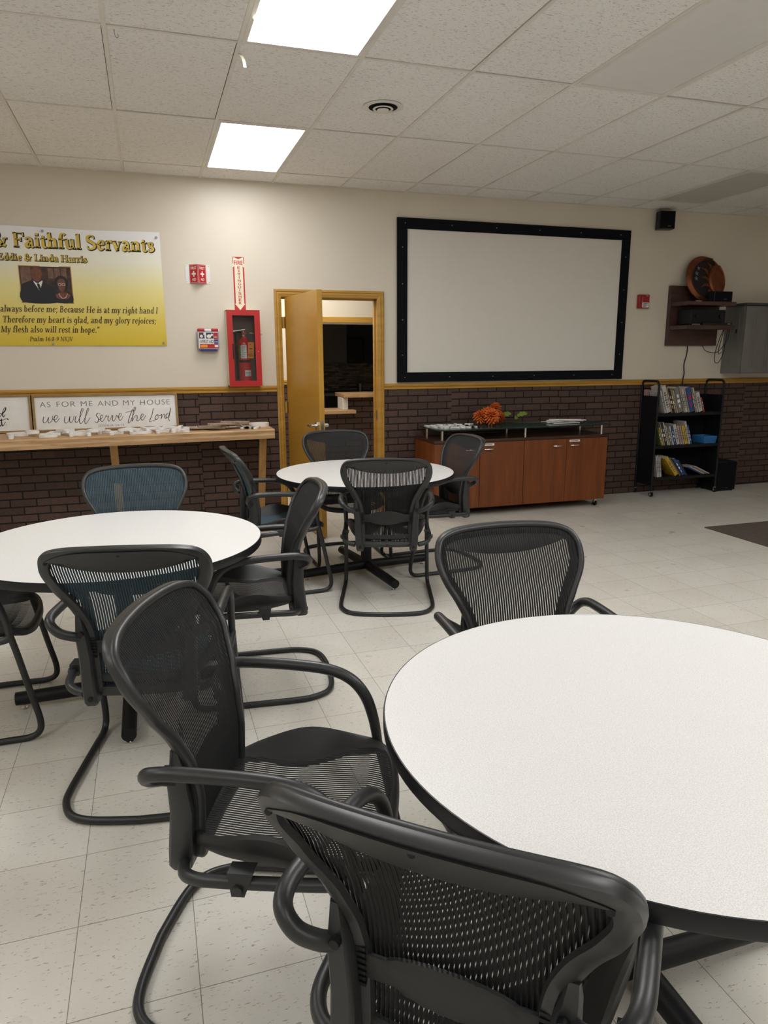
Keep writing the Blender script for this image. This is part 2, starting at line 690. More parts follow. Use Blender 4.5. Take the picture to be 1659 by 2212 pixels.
def gl(ch):
    """strokes of a serif letter: lists of (x, y, weight 0 thin .. 1 thick); advance width"""
    V = lambda x, a, b: [(x, a, 1), (x, b, 1)]
    Hh = lambda a, b, y: [(a, y, 0), (b, y, 0)]
    Sf = lambda x, y, w=.24: [(x - w / 2, y + (.018 if y < .1 else -.018), 0), (x + w / 2, y + (.018 if y < .1 else -.018), 0)]
    tp = lambda x, y: [(x - .10, y - .03, .1), (x, y - .012, .1)]
    C = lambda *p: cr(list(p), 6)
    bowl_r = lambda x, h=XH: C((x, h * .2, .1), (x + .12, 0.01, .3), (x + .27, h * .5, 1), (x + .14, h, .3), (x, h * .78, .1))
    bowl_l = lambda x, h=XH: C((x, h * .8, .1), (x - .12, h - .01, .35), (x - .28, h * .48, 1), (x - .13, .01, .35), (x, h * .2, .1))
    arch = lambda x: C((x, .30, .1), (x + .14, .425, .5), (x + .25, .34, 1), (x + .255, .15, 1), (x + .255, 0, 1))
    G = {
        'F': ([V(.14, 0, CP), Sf(.14, 0), Hh(.03, .52, CP - .02), [(.50, CP, .3), (.52, .49, 0)], Hh(.14, .40, .345), [(.39, .43, .2), (.39, .26, .2)]], .56),
        'E': ([V(.14, 0, CP), Hh(.03, .52, CP - .02), [(.50, CP, .3), (.52, .50, 0)], Hh(.14, .40, .345), [(.39, .43, .2), (.39, .26, .2)], Hh(.03, .53, .02), [(.51, 0, .3), (.55, .17, 0)]], .60),
        'L': ([V(.14, 0, CP), Sf(.14, CP), Hh(.03, .50, .02), [(.48, 0, .3), (.53, .19, 0)]], .56),
        'H': ([V(.14, 0, CP), V(.56, 0, CP), Sf(.14, 0), Sf(.56, 0), Sf(.14, CP), Sf(.56, CP), Hh(.14, .56, .34)], .71),
        'I': ([V(.15, 0, CP), Sf(.15, 0), Sf(.15, CP)], .31),
        'B': ([V(.14, 0, CP), Hh(.03, .24, .02), Hh(.03, .24, CP - .02), C((.2, CP - .01, .1), (.36, .60, .7), (.40, .50, 1), (.34, .39, .6), (.2, .35, .1)), C((.2, .35, .1), (.40, .31, .7), (.45, .18, 1), (.38, .05, .6), (.2, .01, .1))], .54),
        'T': ([V(.29, 0, CP), Sf(.29, 0), Hh(.04, .54, CP - .02), [(.05, CP, .2), (.03, .48, 0)], [(.53, CP, .2), (.55, .48, 0)]], .57),
        'M': ([[(.13, 0, 0), (.13, CP, 0)], [(.13, CP, 1), (.38, .05, 1)], [(.38, .02, 0), (.63, CP, .1)], V(.66, 0, CP), Sf(.13, 0, .2), Sf(.66, 0), Sf(.11, CP, .2), Sf(.68, CP, .2)], .80),
        'N': ([[(.13, 0, 0), (.13, CP, 0)], [(.12, CP, 1), (.55, 0, 1)], [(.57, 0, 0), (.57, CP, 0)], Sf(.13, 0, .2), Sf(.57, CP, .2), Sf(.11, CP, .2)], .69),
        'P': ([V(.14, 0, CP), Sf(.14, 0), Hh(.03, .24, CP - .02), C((.2, CP - .01, .1), (.38, .60, .7), (.42, .48, 1), (.36, .35, .6), (.2, .30, .1))], .50),
        'K': ([V(.14, 0, CP), Sf(.14, 0), Sf(.14, CP), [(.14, .28, 0), (.50, CP, 0)], [(.26, .38, 1), (.54, 0, 1)], Sf(.48, CP, .2), Sf(.55, 0, .18)], .62),
        'J': ([C((.20, CP, 1), (.20, .3, 1), (.18, .02, .8), (.10, -.12, .4), (.0, -.14, .4)), Sf(.20, CP)], .32),
        'V': ([[(.08, CP, 1), (.30, 0, 1)], [(.30, 0, 0), (.52, CP, 0)], Sf(.08, CP, .2), Sf(.52, CP, .18)], .60),
        'S': ([C((.42, .50, 0), (.38, .62, .2), (.25, .65, .3), (.10, .56, .8), (.12, .43, 1), (.27, .34, 1), (.42, .24, 1), (.42, .10, .8), (.27, .01, .3), (.12, .03, .2), (.06, .16, 0))], .52),
        'a': ([C((.07, .35, .6), (.12, .42, .4), (.23, .43, .5), (.32, .33, 1), (.32, .10, 1), (.37, .01, .4), (.45, .05, 0)), C((.32, .27, .1), (.16, .21, .5), (.08, .10, 1), (.16, .01, .5), (.32, .11, .1))], .47),
        'b': ([V(.12, .02, AS), tp(.12, AS), bowl_r(.12)], .48),
        'c': ([C((.37, .32, .7), (.32, .41, .3), (.22, .43, .3), (.09, .24, 1), (.20, .01, .5), (.38, .10, 0))], .41),
        'd': ([V(.38, 0, AS), tp(.38, AS), bowl_l(.38), [(.36, .02, .1), (.50, .02, .1)]], .52),
        'e': ([[(.09, .245, 0), (.38, .245, 0)], C((.38, .25, .6), (.35, .38, .5), (.24, .43, .2), (.09, .25, 1), (.20, .01, .6), (.40, .10, 0))], .45),
        'f': ([C((.14, 0, 1), (.14, .48, 1), (.20, .66, .5), (.30, .68, .3), (.37, .61, .7)), Hh(.03, .32, .42), Sf(.14, 0)], .33),
        'g': ([bowl_l(.38), C((.38, XH, 1), (.38, .0, 1), (.36, -.15, .6), (.22, -.21, .3), (.08, -.14, .4))], .50),
        'h': ([V(.13, 0, AS), tp(.13, AS), arch(.13), Sf(.13, 0), Sf(.385, 0, .2)], .53),
        'i': ([V(.14, 0, XH), tp(.14, XH), Sf(.14, 0), [(.14, .55, 1), (.14, .65, 1)]], .28),
        'j': ([C((.14, XH, 1), (.14, .0, 1), (.11, -.15, .6), (.0, -.20, .3)), tp(.14, XH), [(.14, .55, 1), (.14, .65, 1)]], .27),
        'l': ([V(.14, 0, AS), tp(.14, AS), Sf(.14, 0)], .28),
        'm': ([V(.13, 0, XH), tp(.13, XH), arch(.13), arch(.385), Sf(.13, 0), Sf(.385, 0, .2), Sf(.64, 0, .2)], .78),
        'n': ([V(.13, 0, XH), tp(.13, XH), arch(.13), Sf(.13, 0), Sf(.385, 0, .2)], .53),
        'o': ([C((.24, .43, .2), (.08, .22, 1), (.24, .01, .2), (.40, .22, 1), (.24, .43, .2))], .48),
        'p': ([V(.12, -.22, XH), tp(.12, XH), Sf(.12, -.2), bowl_r(.12)], .49),
        'r': ([V(.13, 0, XH), tp(.13, XH), C((.13, .28, .1), (.22, .41, .3), (.31, .42, .6), (.35, .36, 1)), Sf(.13, 0)], .38),
        's': ([C((.30, .31, 0), (.27, .40, .2), (.18, .43, .3), (.09, .36, .8), (.14, .26, 1), (.27, .19, 1), (.30, .09, .8), (.20, .01, .3), (.10, .02, .2), (.06, .12, 0))], .37),
        't': ([C((.15, .56, .6), (.15, .3, 1), (.15, .10, 1), (.22, .01, .5), (.33, .06, 0)), Hh(.03, .32, .42)], .34),
        'u': ([C((.12, XH, 1), (.12, .14, 1), (.21, .01, .5), (.37, .12, .1)), V(.38, 0, XH), tp(.12, XH), tp(.38, XH), [(.38, .02, .1), (.50, .02, .1)]], .53),
        'v': ([[(.07, XH, 1), (.22, 0, 1)], [(.22, 0, 0), (.38, XH, 0)], Sf(.07, XH, .2), Sf(.38, XH, .17)], .45),
        'w': ([[(.07, XH, 1), (.20, 0, 1)], [(.20, 0, 0), (.33, XH, 0)], [(.33, XH, 1), (.46, 0, 1)], [(.46, 0, 0), (.60, XH, 0)], Sf(.07, XH, .2)], .66),
        'y': ([[(.07, XH, 1), (.23, 0, 1)], C((.39, XH, 0), (.23, 0, .2), (.14, -.19, .3), (.05, -.18, .6)), Sf(.07, XH, .2), Sf(.39, XH, .17)], .45),
        '&': ([C((.60, .36, .2), (.47, .10, .4), (.25, .01, .7), (.08, .15, 1), (.18, .31, .7), (.33, .46, .6), (.33, .60, .5), (.24, .66, .3), (.15, .55, .9), (.26, .34, 1), (.45, .10, 1), (.62, .01, .6)), [(.50, .37, .1), (.70, .37, .1)]], .72),
        '1': ([V(.2, 0, CP), Sf(.2, 0), [(.08, .56, .1), (.2, CP - .02, .1)]], .42),
        '6': ([C((.36, .64, .2), (.14, .45, .8), (.08, .2, 1), (.22, .01, .4), (.37, .2, 1), (.24, .38, .4), (.10, .25, .2))], .45),
        '8': ([C((.22, .64, .3), (.10, .50, .8), (.24, .35, .6), (.37, .17, 1), (.22, .01, .3), (.08, .16, .9), (.22, .35, .4), (.35, .50, .8), (.22, .64, .3))], .45),
        '9': ([C((.08, .02, .2), (.30, .2, .8), (.36, .45, 1), (.22, .64, .4), (.07, .45, 1), (.2, .28, .4), (.34, .40, .2))], .45),
        ':': ([[(.12, 0, 1), (.12, .1, 1)], [(.12, .32, 1), (.12, .42, 1)]], .24),
        ';': ([[(.12, .32, 1), (.12, .42, 1)], C((.14, .09, 1), (.13, -.02, .6), (.07, -.11, .1))], .25),
        ',': ([C((.13, .09, 1), (.12, -.02, .6), (.06, -.11, .1))], .24),
        '.': ([[(.12, 0, 1), (.12, .10, 1)]], .24),
        '-': ([[(.05, .22, .5), (.27, .22, .5)]], .32),
        '"': ([[(.10, .66, .8), (.09, .45, .2)], [(.25, .66, .8), (.24, .45, .2)]], .34),
        ' ': ([], .24),
    }
    return G[ch]


def serif(b, text, x0, x1, z, y, cap, thick=.12, thin=.035, shear=0., grow=0., dx=0., dz=0.):
    adv = sum(gl(c)[1] for c in text)
    k = cap / CP
    kx = (x1 - x0) / adv
    x = 0.
    for c in text:
        st, a = gl(c)
        for s_ in st:
            pts = [(x0 + (x + p[0] + shear * p[1]) * kx + dx, z + p[1] * k + dz) for p in s_]
            ws = [(thin + (thick - thin) * p[2]) * k + grow for p in s_]
            if len(pts) == 2 and grow:      # outline runs past the stroke's ends
                (ax, az), (bx, bz) = pts
                l = math.hypot(bx - ax, bz - az) or 1
                ex, ez = (bx - ax) / l * grow / 2, (bz - az) / l * grow / 2
                pts = [(ax - ex, az - ez), (bx + ex, bz + ez)]
            b.ribbon(pts, ws, y)
        x += a
    return b


# ================================================================== ROOM
X0, X1, Y0 = -4.6, 9.2, -11.0
DX0, DX1, DZ = .648, 1.549, 2.022           # door opening

b = B(); b.box((X0 - .2, Y0 - .2, -.1), (X1 + .2, 5.0, 0)); struct('floor', b, 'floor')
ROWS = [-.353 - 1.2 * i for i in range(9)]
COLS = [T * i for i in range(-8, 16)]
b = B()
rg = random.Random(3)
for i in range(len(COLS) - 1):
    for j in range(-1, len(ROWS) - 1):
        ya, yb_ = (0., ROWS[0]) if j < 0 else (ROWS[j], ROWS[j + 1])
        g = [rg.choice((.0005, .001, .002, .0035)) for _ in range(4)]
        xa, xb_ = max(COLS[i], X0 - .1), min(COLS[i + 1], X1 + .1)
        b.box((xa + .010 + g[0], yb_ + .010 + g[1], H + .001 + g[2] * .5), (xb_ - .010 - g[2], ya - .010 - g[3] * 1.6, H + .016))
ceiling = struct('ceiling', b, 'ceil')
b = B(); b.box((X0 - .1, Y0 - .1, H + .05), (X1 + .1, 0, H + .08)); obj('deck', b, 'blackmatt', ceiling)
b = B()
for y in ROWS:
    b.box((X0, y - .0095, H - .002), (X1, y + .0095, H + .004))
for x in COLS:
    b.box((x - .0105, Y0, H - .003), (x + .0105, -.001, H + .004))
b.box((X0, -.022, H - .002), (X1, -.001, H + .004))
obj('ceiling_grid', b, 'grid', ceiling)

b = B()
b.box((X0, 0, 0), (DX0 - .02, .12, H + .05)); b.box((DX1 + .02, 0, 0), (X1, .12, H + .05)); b.box((DX0 - .02, 0, DZ + .02), (DX1 + .02, .12, H + .05))
wn = struct('wall_north', b, 'wall')
b = B()
b.box((X0, -.006, 0), (.60, .0, 1.19)); b.box((1.60, -.006, 0), (X1, 0, 1.19))
obj('brick_wainscot', b, 'brick', wn)
b = B(); b.box((X0 - .1, Y0, 0), (X0, 0.0, H)); struct('wall_west', b, 'wall')
b = B(); b.box((X1, Y0, 0), (X1 + .1, 0.0, H)); struct('wall_east', b, 'wall')
b = B(); b.box((X0, Y0 - .1, 0), (X1, Y0, H)); struct('wall_south', b, 'wall')


def rail(x0, x1, y, z0=1.187, z1=1.243):
    h = z1 - z0
    prof = [(0, 0), (-.012, .0), (-.016, .1 * h), (-.016, .34 * h), (-.011, .40 * h), (-.018, .5 * h), (-.022, .72 * h), (-.014, .80 * h), (-.014, .92 * h), (-.006, h), (0, h)]
    bb = B()
    bb.loft([[(x, y + p, z0 + q) for p, q in prof] for x in (x0, x1)], caps=True)
    return bb


struct('trim_1', rail(X0, .583, -.006), 'trim')
struct('trim_2', rail(1.614, X1, -.006), 'trim')


# door casing and jamb
def casing_prof(wd):
    return [(0, 0), (0, -.014), (.010, -.020), (.018, -.020), (.023, -.014), (.038, -.018), (.048, -.013), (wd - .005, -.010), (wd, -.006), (wd, 0)]


b = B()
wd = .064
pr = casing_prof(wd)
b.loft([[(.585 + p, q - .005, 0) for p, q in pr], [(.585 + p, q - .005, 2.089 - p) for p, q in pr]], caps=True)
b.loft([[(1.614 - p, q - .005, 0) for p, q in pr], [(1.614 - p, q - .005, 2.089 - p) for p, q in pr]], caps=True)
b.loft([[(.585 + p, q - .005, 2.089 - p) for p, q in pr], [(1.614 - p, q - .005, 2.089 - p) for p, q in pr]], caps=True)
struct('trim_3', b, 'trim')
b = B()
b.box((DX0 - .02, -.008, 0), (DX0, .13, DZ)); b.box((DX1, -.008, 0), (DX1 + .02, .13, DZ)); b.box((DX0 - .02, -.008, DZ), (DX1 + .02, .13, DZ + .02))
b.box((DX0, .05, 0), (DX0 + .012, .085, DZ)); b.box((DX1 - .012, .05, 0), (DX1, .085, DZ)); b.box((DX0, .05, DZ - .012), (DX1, .085, DZ))
tj = struct('trim_4', b, 'trim')
obj('strike_plate', B().box((DX1 - .0015, .004, .90), (DX1, .040, .99)), 'steel', tj)

# door leaf, swung into the room about its left hinge
door = bpy.data.objects.new('door_1', None)
COL.objects.link(door)
door.location = (DX0 + .026, -.024, 0)
door.rotation_euler = (0, 0, math.radians(-83.8))
door['kind'] = 'structure'
b = B(); b.box((.004, 0, .012), (.888, .044, 2.014), .002); obj('door_leaf', b, 'door', door)
for z in (.25, 1.045, 1.80):
    b = B()
    b.cyl((-.006, .004, z - .05), (-.006, .004, z + .05), .009, 12)
    b.box((-.004, .003, z - .05), (.035, .0005 - .003, z + .05)); b.box((-.034, .003, z - .05), (-.004, .0055, z + .05), mat=Matrix.Rotation(math.radians(50), 4, 'Z'))
    obj('hinge', b, 'brass', door, True)
for sy in (-1, 1):
    b = B()
    y0 = 0. if sy < 0 else .044
    b.cyl((.825, y0, .945), (.825, y0 + sy * .012, .945), .033, 24)
    b.cyl((.825, y0 + sy * .012, .945), (.825, y0 + sy * .05, .945), .013, 14)
    b.tube([(.825, y0 + sy * .046, .945), (.79, y0 + sy * .052, .945), (.75, y0 + sy * .05, .943), (.715, y0 + sy * .045, .938)], [.012, .012, .011, .009], 10)
    obj('lever_handle', b, 'chrome', door, True)
b = B(); b.box((.886, .010, .90), (.8895, .034, .99)); obj('latch_plate', b, 'chrome', door)

# ---------------------------------------------------------------- corridor and kitchen beyond the door
CY = 1.6
b = B()
ox0, ox1, oz1 = 1.22, 3.0, 1.865
b.box((-2.0, CY, 0), (ox0, CY + .12, 2.75)); b.box((ox1, CY, 0), (4.4, CY + .12, 2.75)); b.box((ox0, CY, oz1), (ox1, CY + .12, 2.75))
b.box((ox0, CY, 0), (1.62, CY + .12, .85)); b.box((1.62, CY, 0), (ox1, CY + .12, 1.03))
wc = struct('wall_corridor', b, 'wall')
b = B(); b.box((-2.0, CY - .006, 0), (1.62, CY, .85)); b.box((-2.0, CY - .006, .85), (ox0 - .05, CY, 1.19)); b.box((1.62, CY - .006, 0), (4.4, CY, 1.03)); obj('brick_wainscot', b, 'brick', wc)
struct('trim_5', rail(-2.0, ox0 - .05, CY - .006), 'trim')
b = B(); b.box((ox0 - .06, CY - .02, oz1 + .018), (ox1 + .06, CY, oz1 + .078)); struct('trim_6', b, 'trim')
b = B(); b.box((-2.1, .12, 0), (-2.0, 5.0, 2.75)); struct('wall_corridor_west', b, 'wall')
b = B(); b.box((4.4, .12, 0), (4.5, 5.0, 2.75)); struct('wall_corridor_east', b, 'wall')
b = B(); b.box((-2.1, .12, 2.7), (4.5, 5.0, 2.78)); struct('ceiling_corridor', b, 'white')
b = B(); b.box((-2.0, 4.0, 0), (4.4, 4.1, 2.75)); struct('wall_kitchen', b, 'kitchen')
o = obj('counter_slab', B().box((1.60, CY - .17, 1.035), (ox1, CY + .26, 1.08), .006), 'oak')
tag(o, 'upper wooden pass-through counter seen through the open door', 'counter')
o = obj('counter_slab', B().box((1.16, CY - .20, .853), (1.735, CY + .26, .895), .006), 'oak')
tag(o, 'lower wooden pass-through counter seen through the open door', 'counter')
o = obj('counter_upright', B().box((1.60, CY - .10, .896), (1.665, CY + .14, 1.034), .004), 'white')
tag(o, 'short white upright between the two stepped counters through the doorway', 'panel')
t = thing('kitchen_cabinet', 'grey wall cabinet in the dark kitchen behind the doorway', 'cabinet', (1.35, 3.68, 1.40))
obj('body', B().box((0, 0, 0), (.90, .31, .75)), 'kitchencab', t)
for i in range(2):
    obj('cabinet_door', B().box((.02 + i * .44, -.018, .02), (.45 + i * .44 - .01, 0, .73), .003), 'kitchencab', t)
t = thing('towel_dispenser', 'black paper towel dispenser on the dark teal kitchen wall', 'dispenser', (2.27, 3.80, 1.42))
obj('case', B().box((0, 0, 0), (.29, .19, .36), .03), 'blackplas', t)
obj('tray', B().box((.03, -.012, .0), (.26, .0, .05), .004), 'blackplas', t)
o = obj('backsplash', B().box((.6, 3.984, 1.0), (2.75, 3.999, 1.40)), 'mosaic')
tag(o, 'mosaic tile backsplash strip along the dark kitchen wall', 'backsplash')
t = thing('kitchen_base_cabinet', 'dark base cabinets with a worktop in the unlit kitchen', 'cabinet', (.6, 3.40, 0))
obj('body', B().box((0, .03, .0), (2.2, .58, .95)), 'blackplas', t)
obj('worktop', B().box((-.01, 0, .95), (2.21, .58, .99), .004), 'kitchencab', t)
o = obj('metal_cup', B().lathe([(.030, 0), (.034, .002), (.040, .12), (.037, .12), (.030, .01)], 20, (2.42, 3.6, .991)), 'chrome', smooth=True)
tag(o, 'small silver cup on the kitchen worktop', 'cup')
t = thing('corridor_light', 'ceiling light panel in the corridor behind the door', 'light', (.9, .85, 2.7))
obj('frame', B().box((-.62, -.20, -.03), (.62, .20, 0)), 'white', t)
obj('diffuser', B().box((-.59, -.17, -.034), (.59, .17, -.030)), 'corridor_lit', t)


# ---------------------------------------------------------------- ceiling lights, vent, bits
def ceiling_light(c, r, lit, label, power=1., mat='unlit'):
    if lit:
        mat = 'lit_%.2f' % power
        if mat not in MT:
            MT[mat] = m_emit('lit_diffuser', (1, .995, .99, 1), PANEL_LIGHT * power)
    t = thing('ceiling_light', label, 'light', (T * (c + .5), ROWS[r] - .6, H), 0, 'lit ceiling panels' if lit else 'unlit ceiling panels')
    hw, hd = T / 2 - .0108, .6 - .0098
    bb = B()
    f = .022
    for a, e in (((-hw, -hd), (hw, -hd + f)), ((-hw, hd - f), (hw, hd)), ((-hw, -hd + f), (-hw + f, hd - f)), ((hw - f, -hd + f), (hw, hd - f))):
        bb.box((a[0], a[1], -.004), (e[0], e[1], .006))
    obj('frame', bb, 'grid', t)
    obj('diffuser', B().box((-hw + f, -hd + f, 0), (hw - f, hd - f, .006)), mat, t)
    return t


ceiling_light(0, 0, True, 'lit white ceiling panel nearest the wall, above the doorway', .66)
ceiling_light(0, 2, True, 'larger lit white ceiling panel cut by the top of the photo', 1.5)
ceiling_light(0, 6, True, 'unseen lit ceiling panel behind the viewer')  # unseen panel carrying on the column, included for its light
for c_, r_, lab in ((3, 4, 'added fill light panel, unseen, right of the viewer'), (6, 3, 'added fill light panel, unseen, far right of the viewer'), (4, 6, 'added fill light panel, unseen, behind the viewer on the right'), (-5, 2, 'added fill light panel, unseen, left of the left table'), (-5, 4, 'added fill light panel, unseen, left of the viewer'), (-4, 6, 'added fill light panel, unseen, behind the viewer on the left')):  # unseen panels added as fill light from outside the view
    ceiling_light(c_, r_, True, lab, 1.35 if c_ in (3, 6) else .85)
ceiling_light(3, 2, False, 'unlit pale ceiling panel in front of the projection screen', 1., 'unlitpale')
ceiling_light(7, 0, False, 'unlit greenish ceiling panel above the wall shelf')

t = thing('ceiling_vent', 'round white ceiling air vent with dark ring slots', 'vent', (.933, -2.10, H))
obj('flange', B().ring([(.088, .0), (.12, .0), (.122, -.003), (.112, -.006), (.092, -.007), (.088, -.005)], 40), 'grid', t, True)
obj('throat_shade', B().lathe([(.002, .0), (.088, .0), (.088, -.0035), (.002, -.0035)], 40), 'blackmatt', t, True)  # flat black disc painted in for the shaded recess behind the rings
obj('cone', B().ring([(.048, -.011), (.060, -.011), (.062, -.013), (.060, -.016), (.048, -.015)], 40), 'grid', t, True)
obj('core', B().lathe([(.002, -.015), (.033, -.015), (.037, -.019), (.034, -.024), (.002, -.025)], 40), 'grid', t, True)
for px, py, ln, lab in ((.028, -3.03, .10, 'yellowed tape strip peeling beside the larger lit panel'), (.012, -2.63, .08, 'curled tape strip hanging from the ceiling grid between the lit panels')):
    pts = cr([(0, 0, 0), (.01, -.012, -.015), (.02, -.016, -.04), (.024, -.012, -ln * .8)], 6)
    bb = B(); bb.loft([[(p[0] - .008, p[1], p[2]), (p[0] + .008, p[1] + .002, p[2]), (p[0] + .008, p[1] + .003, p[2] + .0005), (p[0] - .008, p[1] + .001, p[2] + .0005)] for p in pts], caps=True)
    o = obj('tape_strip', bb, 'cream', None, True, (px, py, H - .003)); tag(o, lab, 'tape')
bb = B(); bb.tube(cr([(0, 0, 0), (0, 0, -.02), (.008, 0, -.035), (.016, 0, -.028), (.012, 0, -.018)], 5), .0016, 6)
o = obj('ceiling_hook', bb, 'steel', None, True, (-.565, -2.72, H)); tag(o, 'small wire hook on the ceiling grid at left', 'hook')

# ================================================================== WALL THINGS
# ---- banner
bx0, bx1, bz0, bz1 = -3.55, -.355, 1.597, 2.517
t = thing('banner', 'yellow and white vinyl banner with gold lettering pinned to the wall', 'banner', (bx1, -.004, bz0))
bw = bx1 - bx0
bb = B()
nx, nz = 60, 16
vs = []
for j in range(nz + 1):
    for i in range(nx + 1):
        x = -bw + bw * i / nx; z = (bz1 - bz0) * j / nz
        s_ = .0015 * math.sin(x * 9) * math.sin(PI * j / nz)
        vs.append((x, -.003 + s_, z + .004 * math.cos(x * 2 * PI / 1.15) * (j / nz)))
bb.vf(vs, [(j * (nx + 1) + i, j * (nx + 1) + i + 1, (j + 1) * (nx + 1) + i + 1, (j + 1) * (nx + 1) + i) for j in range(nz) for i in range(nx)])
bm2 = bb.bm
sheet = flat('vinyl_sheet', bb, 'banner', t)
sheet.modifiers.new('s', 'SOLIDIFY').thickness = .0012
sheet.modifiers['s'].offset = 1.
TX = -bx1      # world x to local
TZ = -bz0
Yl = -.0066
# headline: black drop copy, then gold face
hl = '& Faithful Servants'
# F starts at world x -1.465 and the last s ends at -.406
advall = sum(gl(c)[1] for c in 'Faithful Servants'); kx = (-.406 + 1.475) / advall
hx0 = -1.475 - (gl('&')[1] + gl(' ')[1]) * kx
b1, b2 = B(), B()
serif(b1, hl, hx0 + TX, -.406 + TX, 2.364 + TZ, Yl, .108, .135, .045, grow=.007, dx=.0045, dz=-.004)
serif(b2, hl, hx0 + TX, -.406 + TX, 2.364 + TZ, Yl - .0006, .108, .135, .045)
an = sum(gl(c)[1] for c in 'Eddie & Linda Harris'); nx0 = -1.60
serif(b1, 'Eddie & Linda Harris', nx0 + TX, -.939 + TX, 2.2605 + TZ, Yl, .050, .15, .055, grow=.0055, dx=.002, dz=-.002)
serif(b2, 'Eddie & Linda Harris', nx0 + TX, -.939 + TX, 2.2605 + TZ, Yl - .0006, .050, .14, .05)
flat('lettering_shadow', b1, 'ink', t)
flat('headline_lettering', b2, 'goldink', t)
for ln, a, e, z_, ch in (('always before me; Because He is at my right hand I', -1.621, -.413, 1.864, .050), ('Therefore my heart is glad, and my glory rejoices;', -1.612, -.433, 1.7805, .050),
                         ('My flesh also will rest in hope."', -1.633, -.892, 1.7025, .050), ('Psalm 16:8-9 NKJV', -1.428, -1.102, 1.6345, .034)):
    b1 = B()
    serif(b1, ln, a + TX, e + TX, z_ + TZ, Yl, ch, .085, .04, shear=.2)
    flat('verse_line', b1, 'brownink', t)
# printed portrait
px0, px1, pz0, pz1 = -1.45 + TX, -1.072 + TX, 1.939 + TZ, 2.218 + TZ
rect = lambda x0, z0, x1, z1, y: [(x0, y, z0), (x1, y, z0), (x1, y, z1), (x0, y, z1)]
flat('photo_border', B().face(rect(px0 - .006, pz0 - .006, px1 + .006, pz1 + .006, Yl + .0014)), 'trim', t)
ph = flat('printed_photo', B().face(rect(px0, pz0, px1, pz1, Yl + .0008)), 'photobg', t)
U = lambda u, v: (px0 + u * (px1 - px0), pz0 + v * (pz1 - pz0))
def blob(bb, pts, y):
    bb.face([(U(u, v)[0], y, U(u, v)[1]) for u, v in cr(pts, 6, True)])
bb = B()
for (u0, v0, u1, v1) in ((.02, .50, .22, .98), (.55, .68, .66, .97), (.68, .68, .79, .97), (.81, .68, .92, .97)):
    bb.face([(U(u0, v0)[0], Yl + .0003, U(u0, v0)[1]), (U(u1, v0)[0], Yl + .0003, U(u1, v0)[1]), (U(u1, v1)[0], Yl + .0003, U(u1, v1)[1]), (U(u0, v1)[0], Yl + .0003, U(u0, v1)[1])])
flat('photo_backdrop', bb, 'photolight', ph)
bb = B(); blob(bb, [(.02, .02), (.02, .46), (.12, .56), (.26, .62), (.40, .60), (.55, .50), (.68, .40), (.74, .02)], Yl - .0002)
blob(bb, [(.62, .02), (.62, .28), (.70, .30), (.82, .16), (.98, .26), (.98, .02)], Yl - .0008)
blob(bb, [(.68, .42), (.67, .62), (.74, .74), (.84, .75), (.93, .64), (.92, .44), (.86, .36), (.74, .36)], Yl - .0004)
flat('photo_dark_clothes', bb, 'suit', ph)
bb = B(); blob(bb, [(.22, .76), (.23, .90), (.31, .985), (.41, .93), (.43, .78), (.39, .62), (.33, .58), (.26, .63)], Yl - .0008)
blob(bb, [(.72, .50), (.73, .62), (.80, .68), (.87, .62), (.88, .48), (.84, .34), (.80, .31), (.75, .36)], Yl - .0014)
blob(bb, [(.66, .22), (.72, .27), (.80, .30), (.90, .27), (.96, .22), (.90, .12), (.80, .10), (.70, .13)], Yl - .0012)
flat('photo_faces', bb, 'skin', ph)
bb = B(); blob(bb, [(.25, .60), (.33, .54), (.43, .61), (.40, .46), (.36, .34), (.32, .42)], Yl - .0006)
flat('photo_shirt', bb, 'white', ph)
bb = B(); blob(bb, [(.32, .52), (.36, .52), (.385, .40), (.36, .34), (.335, .40)], Yl - .0010); flat('photo_tie', bb, 'suit', ph)
bb = B()
for u in (.765, .84):
    bb.ribbon([U(u + .032 * math.cos(a), .515 + .03 * math.sin(a)) for a in [k * PI / 6 for k in range(13)]], .0022, Yl - .0018)
bb.ribbon([U(u, v) for u, v in cr([(.73, .26), (.76, .17), (.81, .13), (.87, .17), (.90, .26)], 5)], .0028, Yl - .0018)
flat('photo_glasses_and_pearls', bb, 'white', ph)
for x, z in ((-1.25, 2.49), (-.383, 2.478), (-1.255, 1.61), (-.383, 1.62)):
    bb = B(); bb.cyl((x + TX, -.004, z + TZ), (x + TX, -.012, z + TZ), .010, 14); bb.cyl((x + TX, -.012, z + TZ), (x + TX, -.016, z + TZ), .006, 10)
    obj('pin', bb, 'steel', t, True)

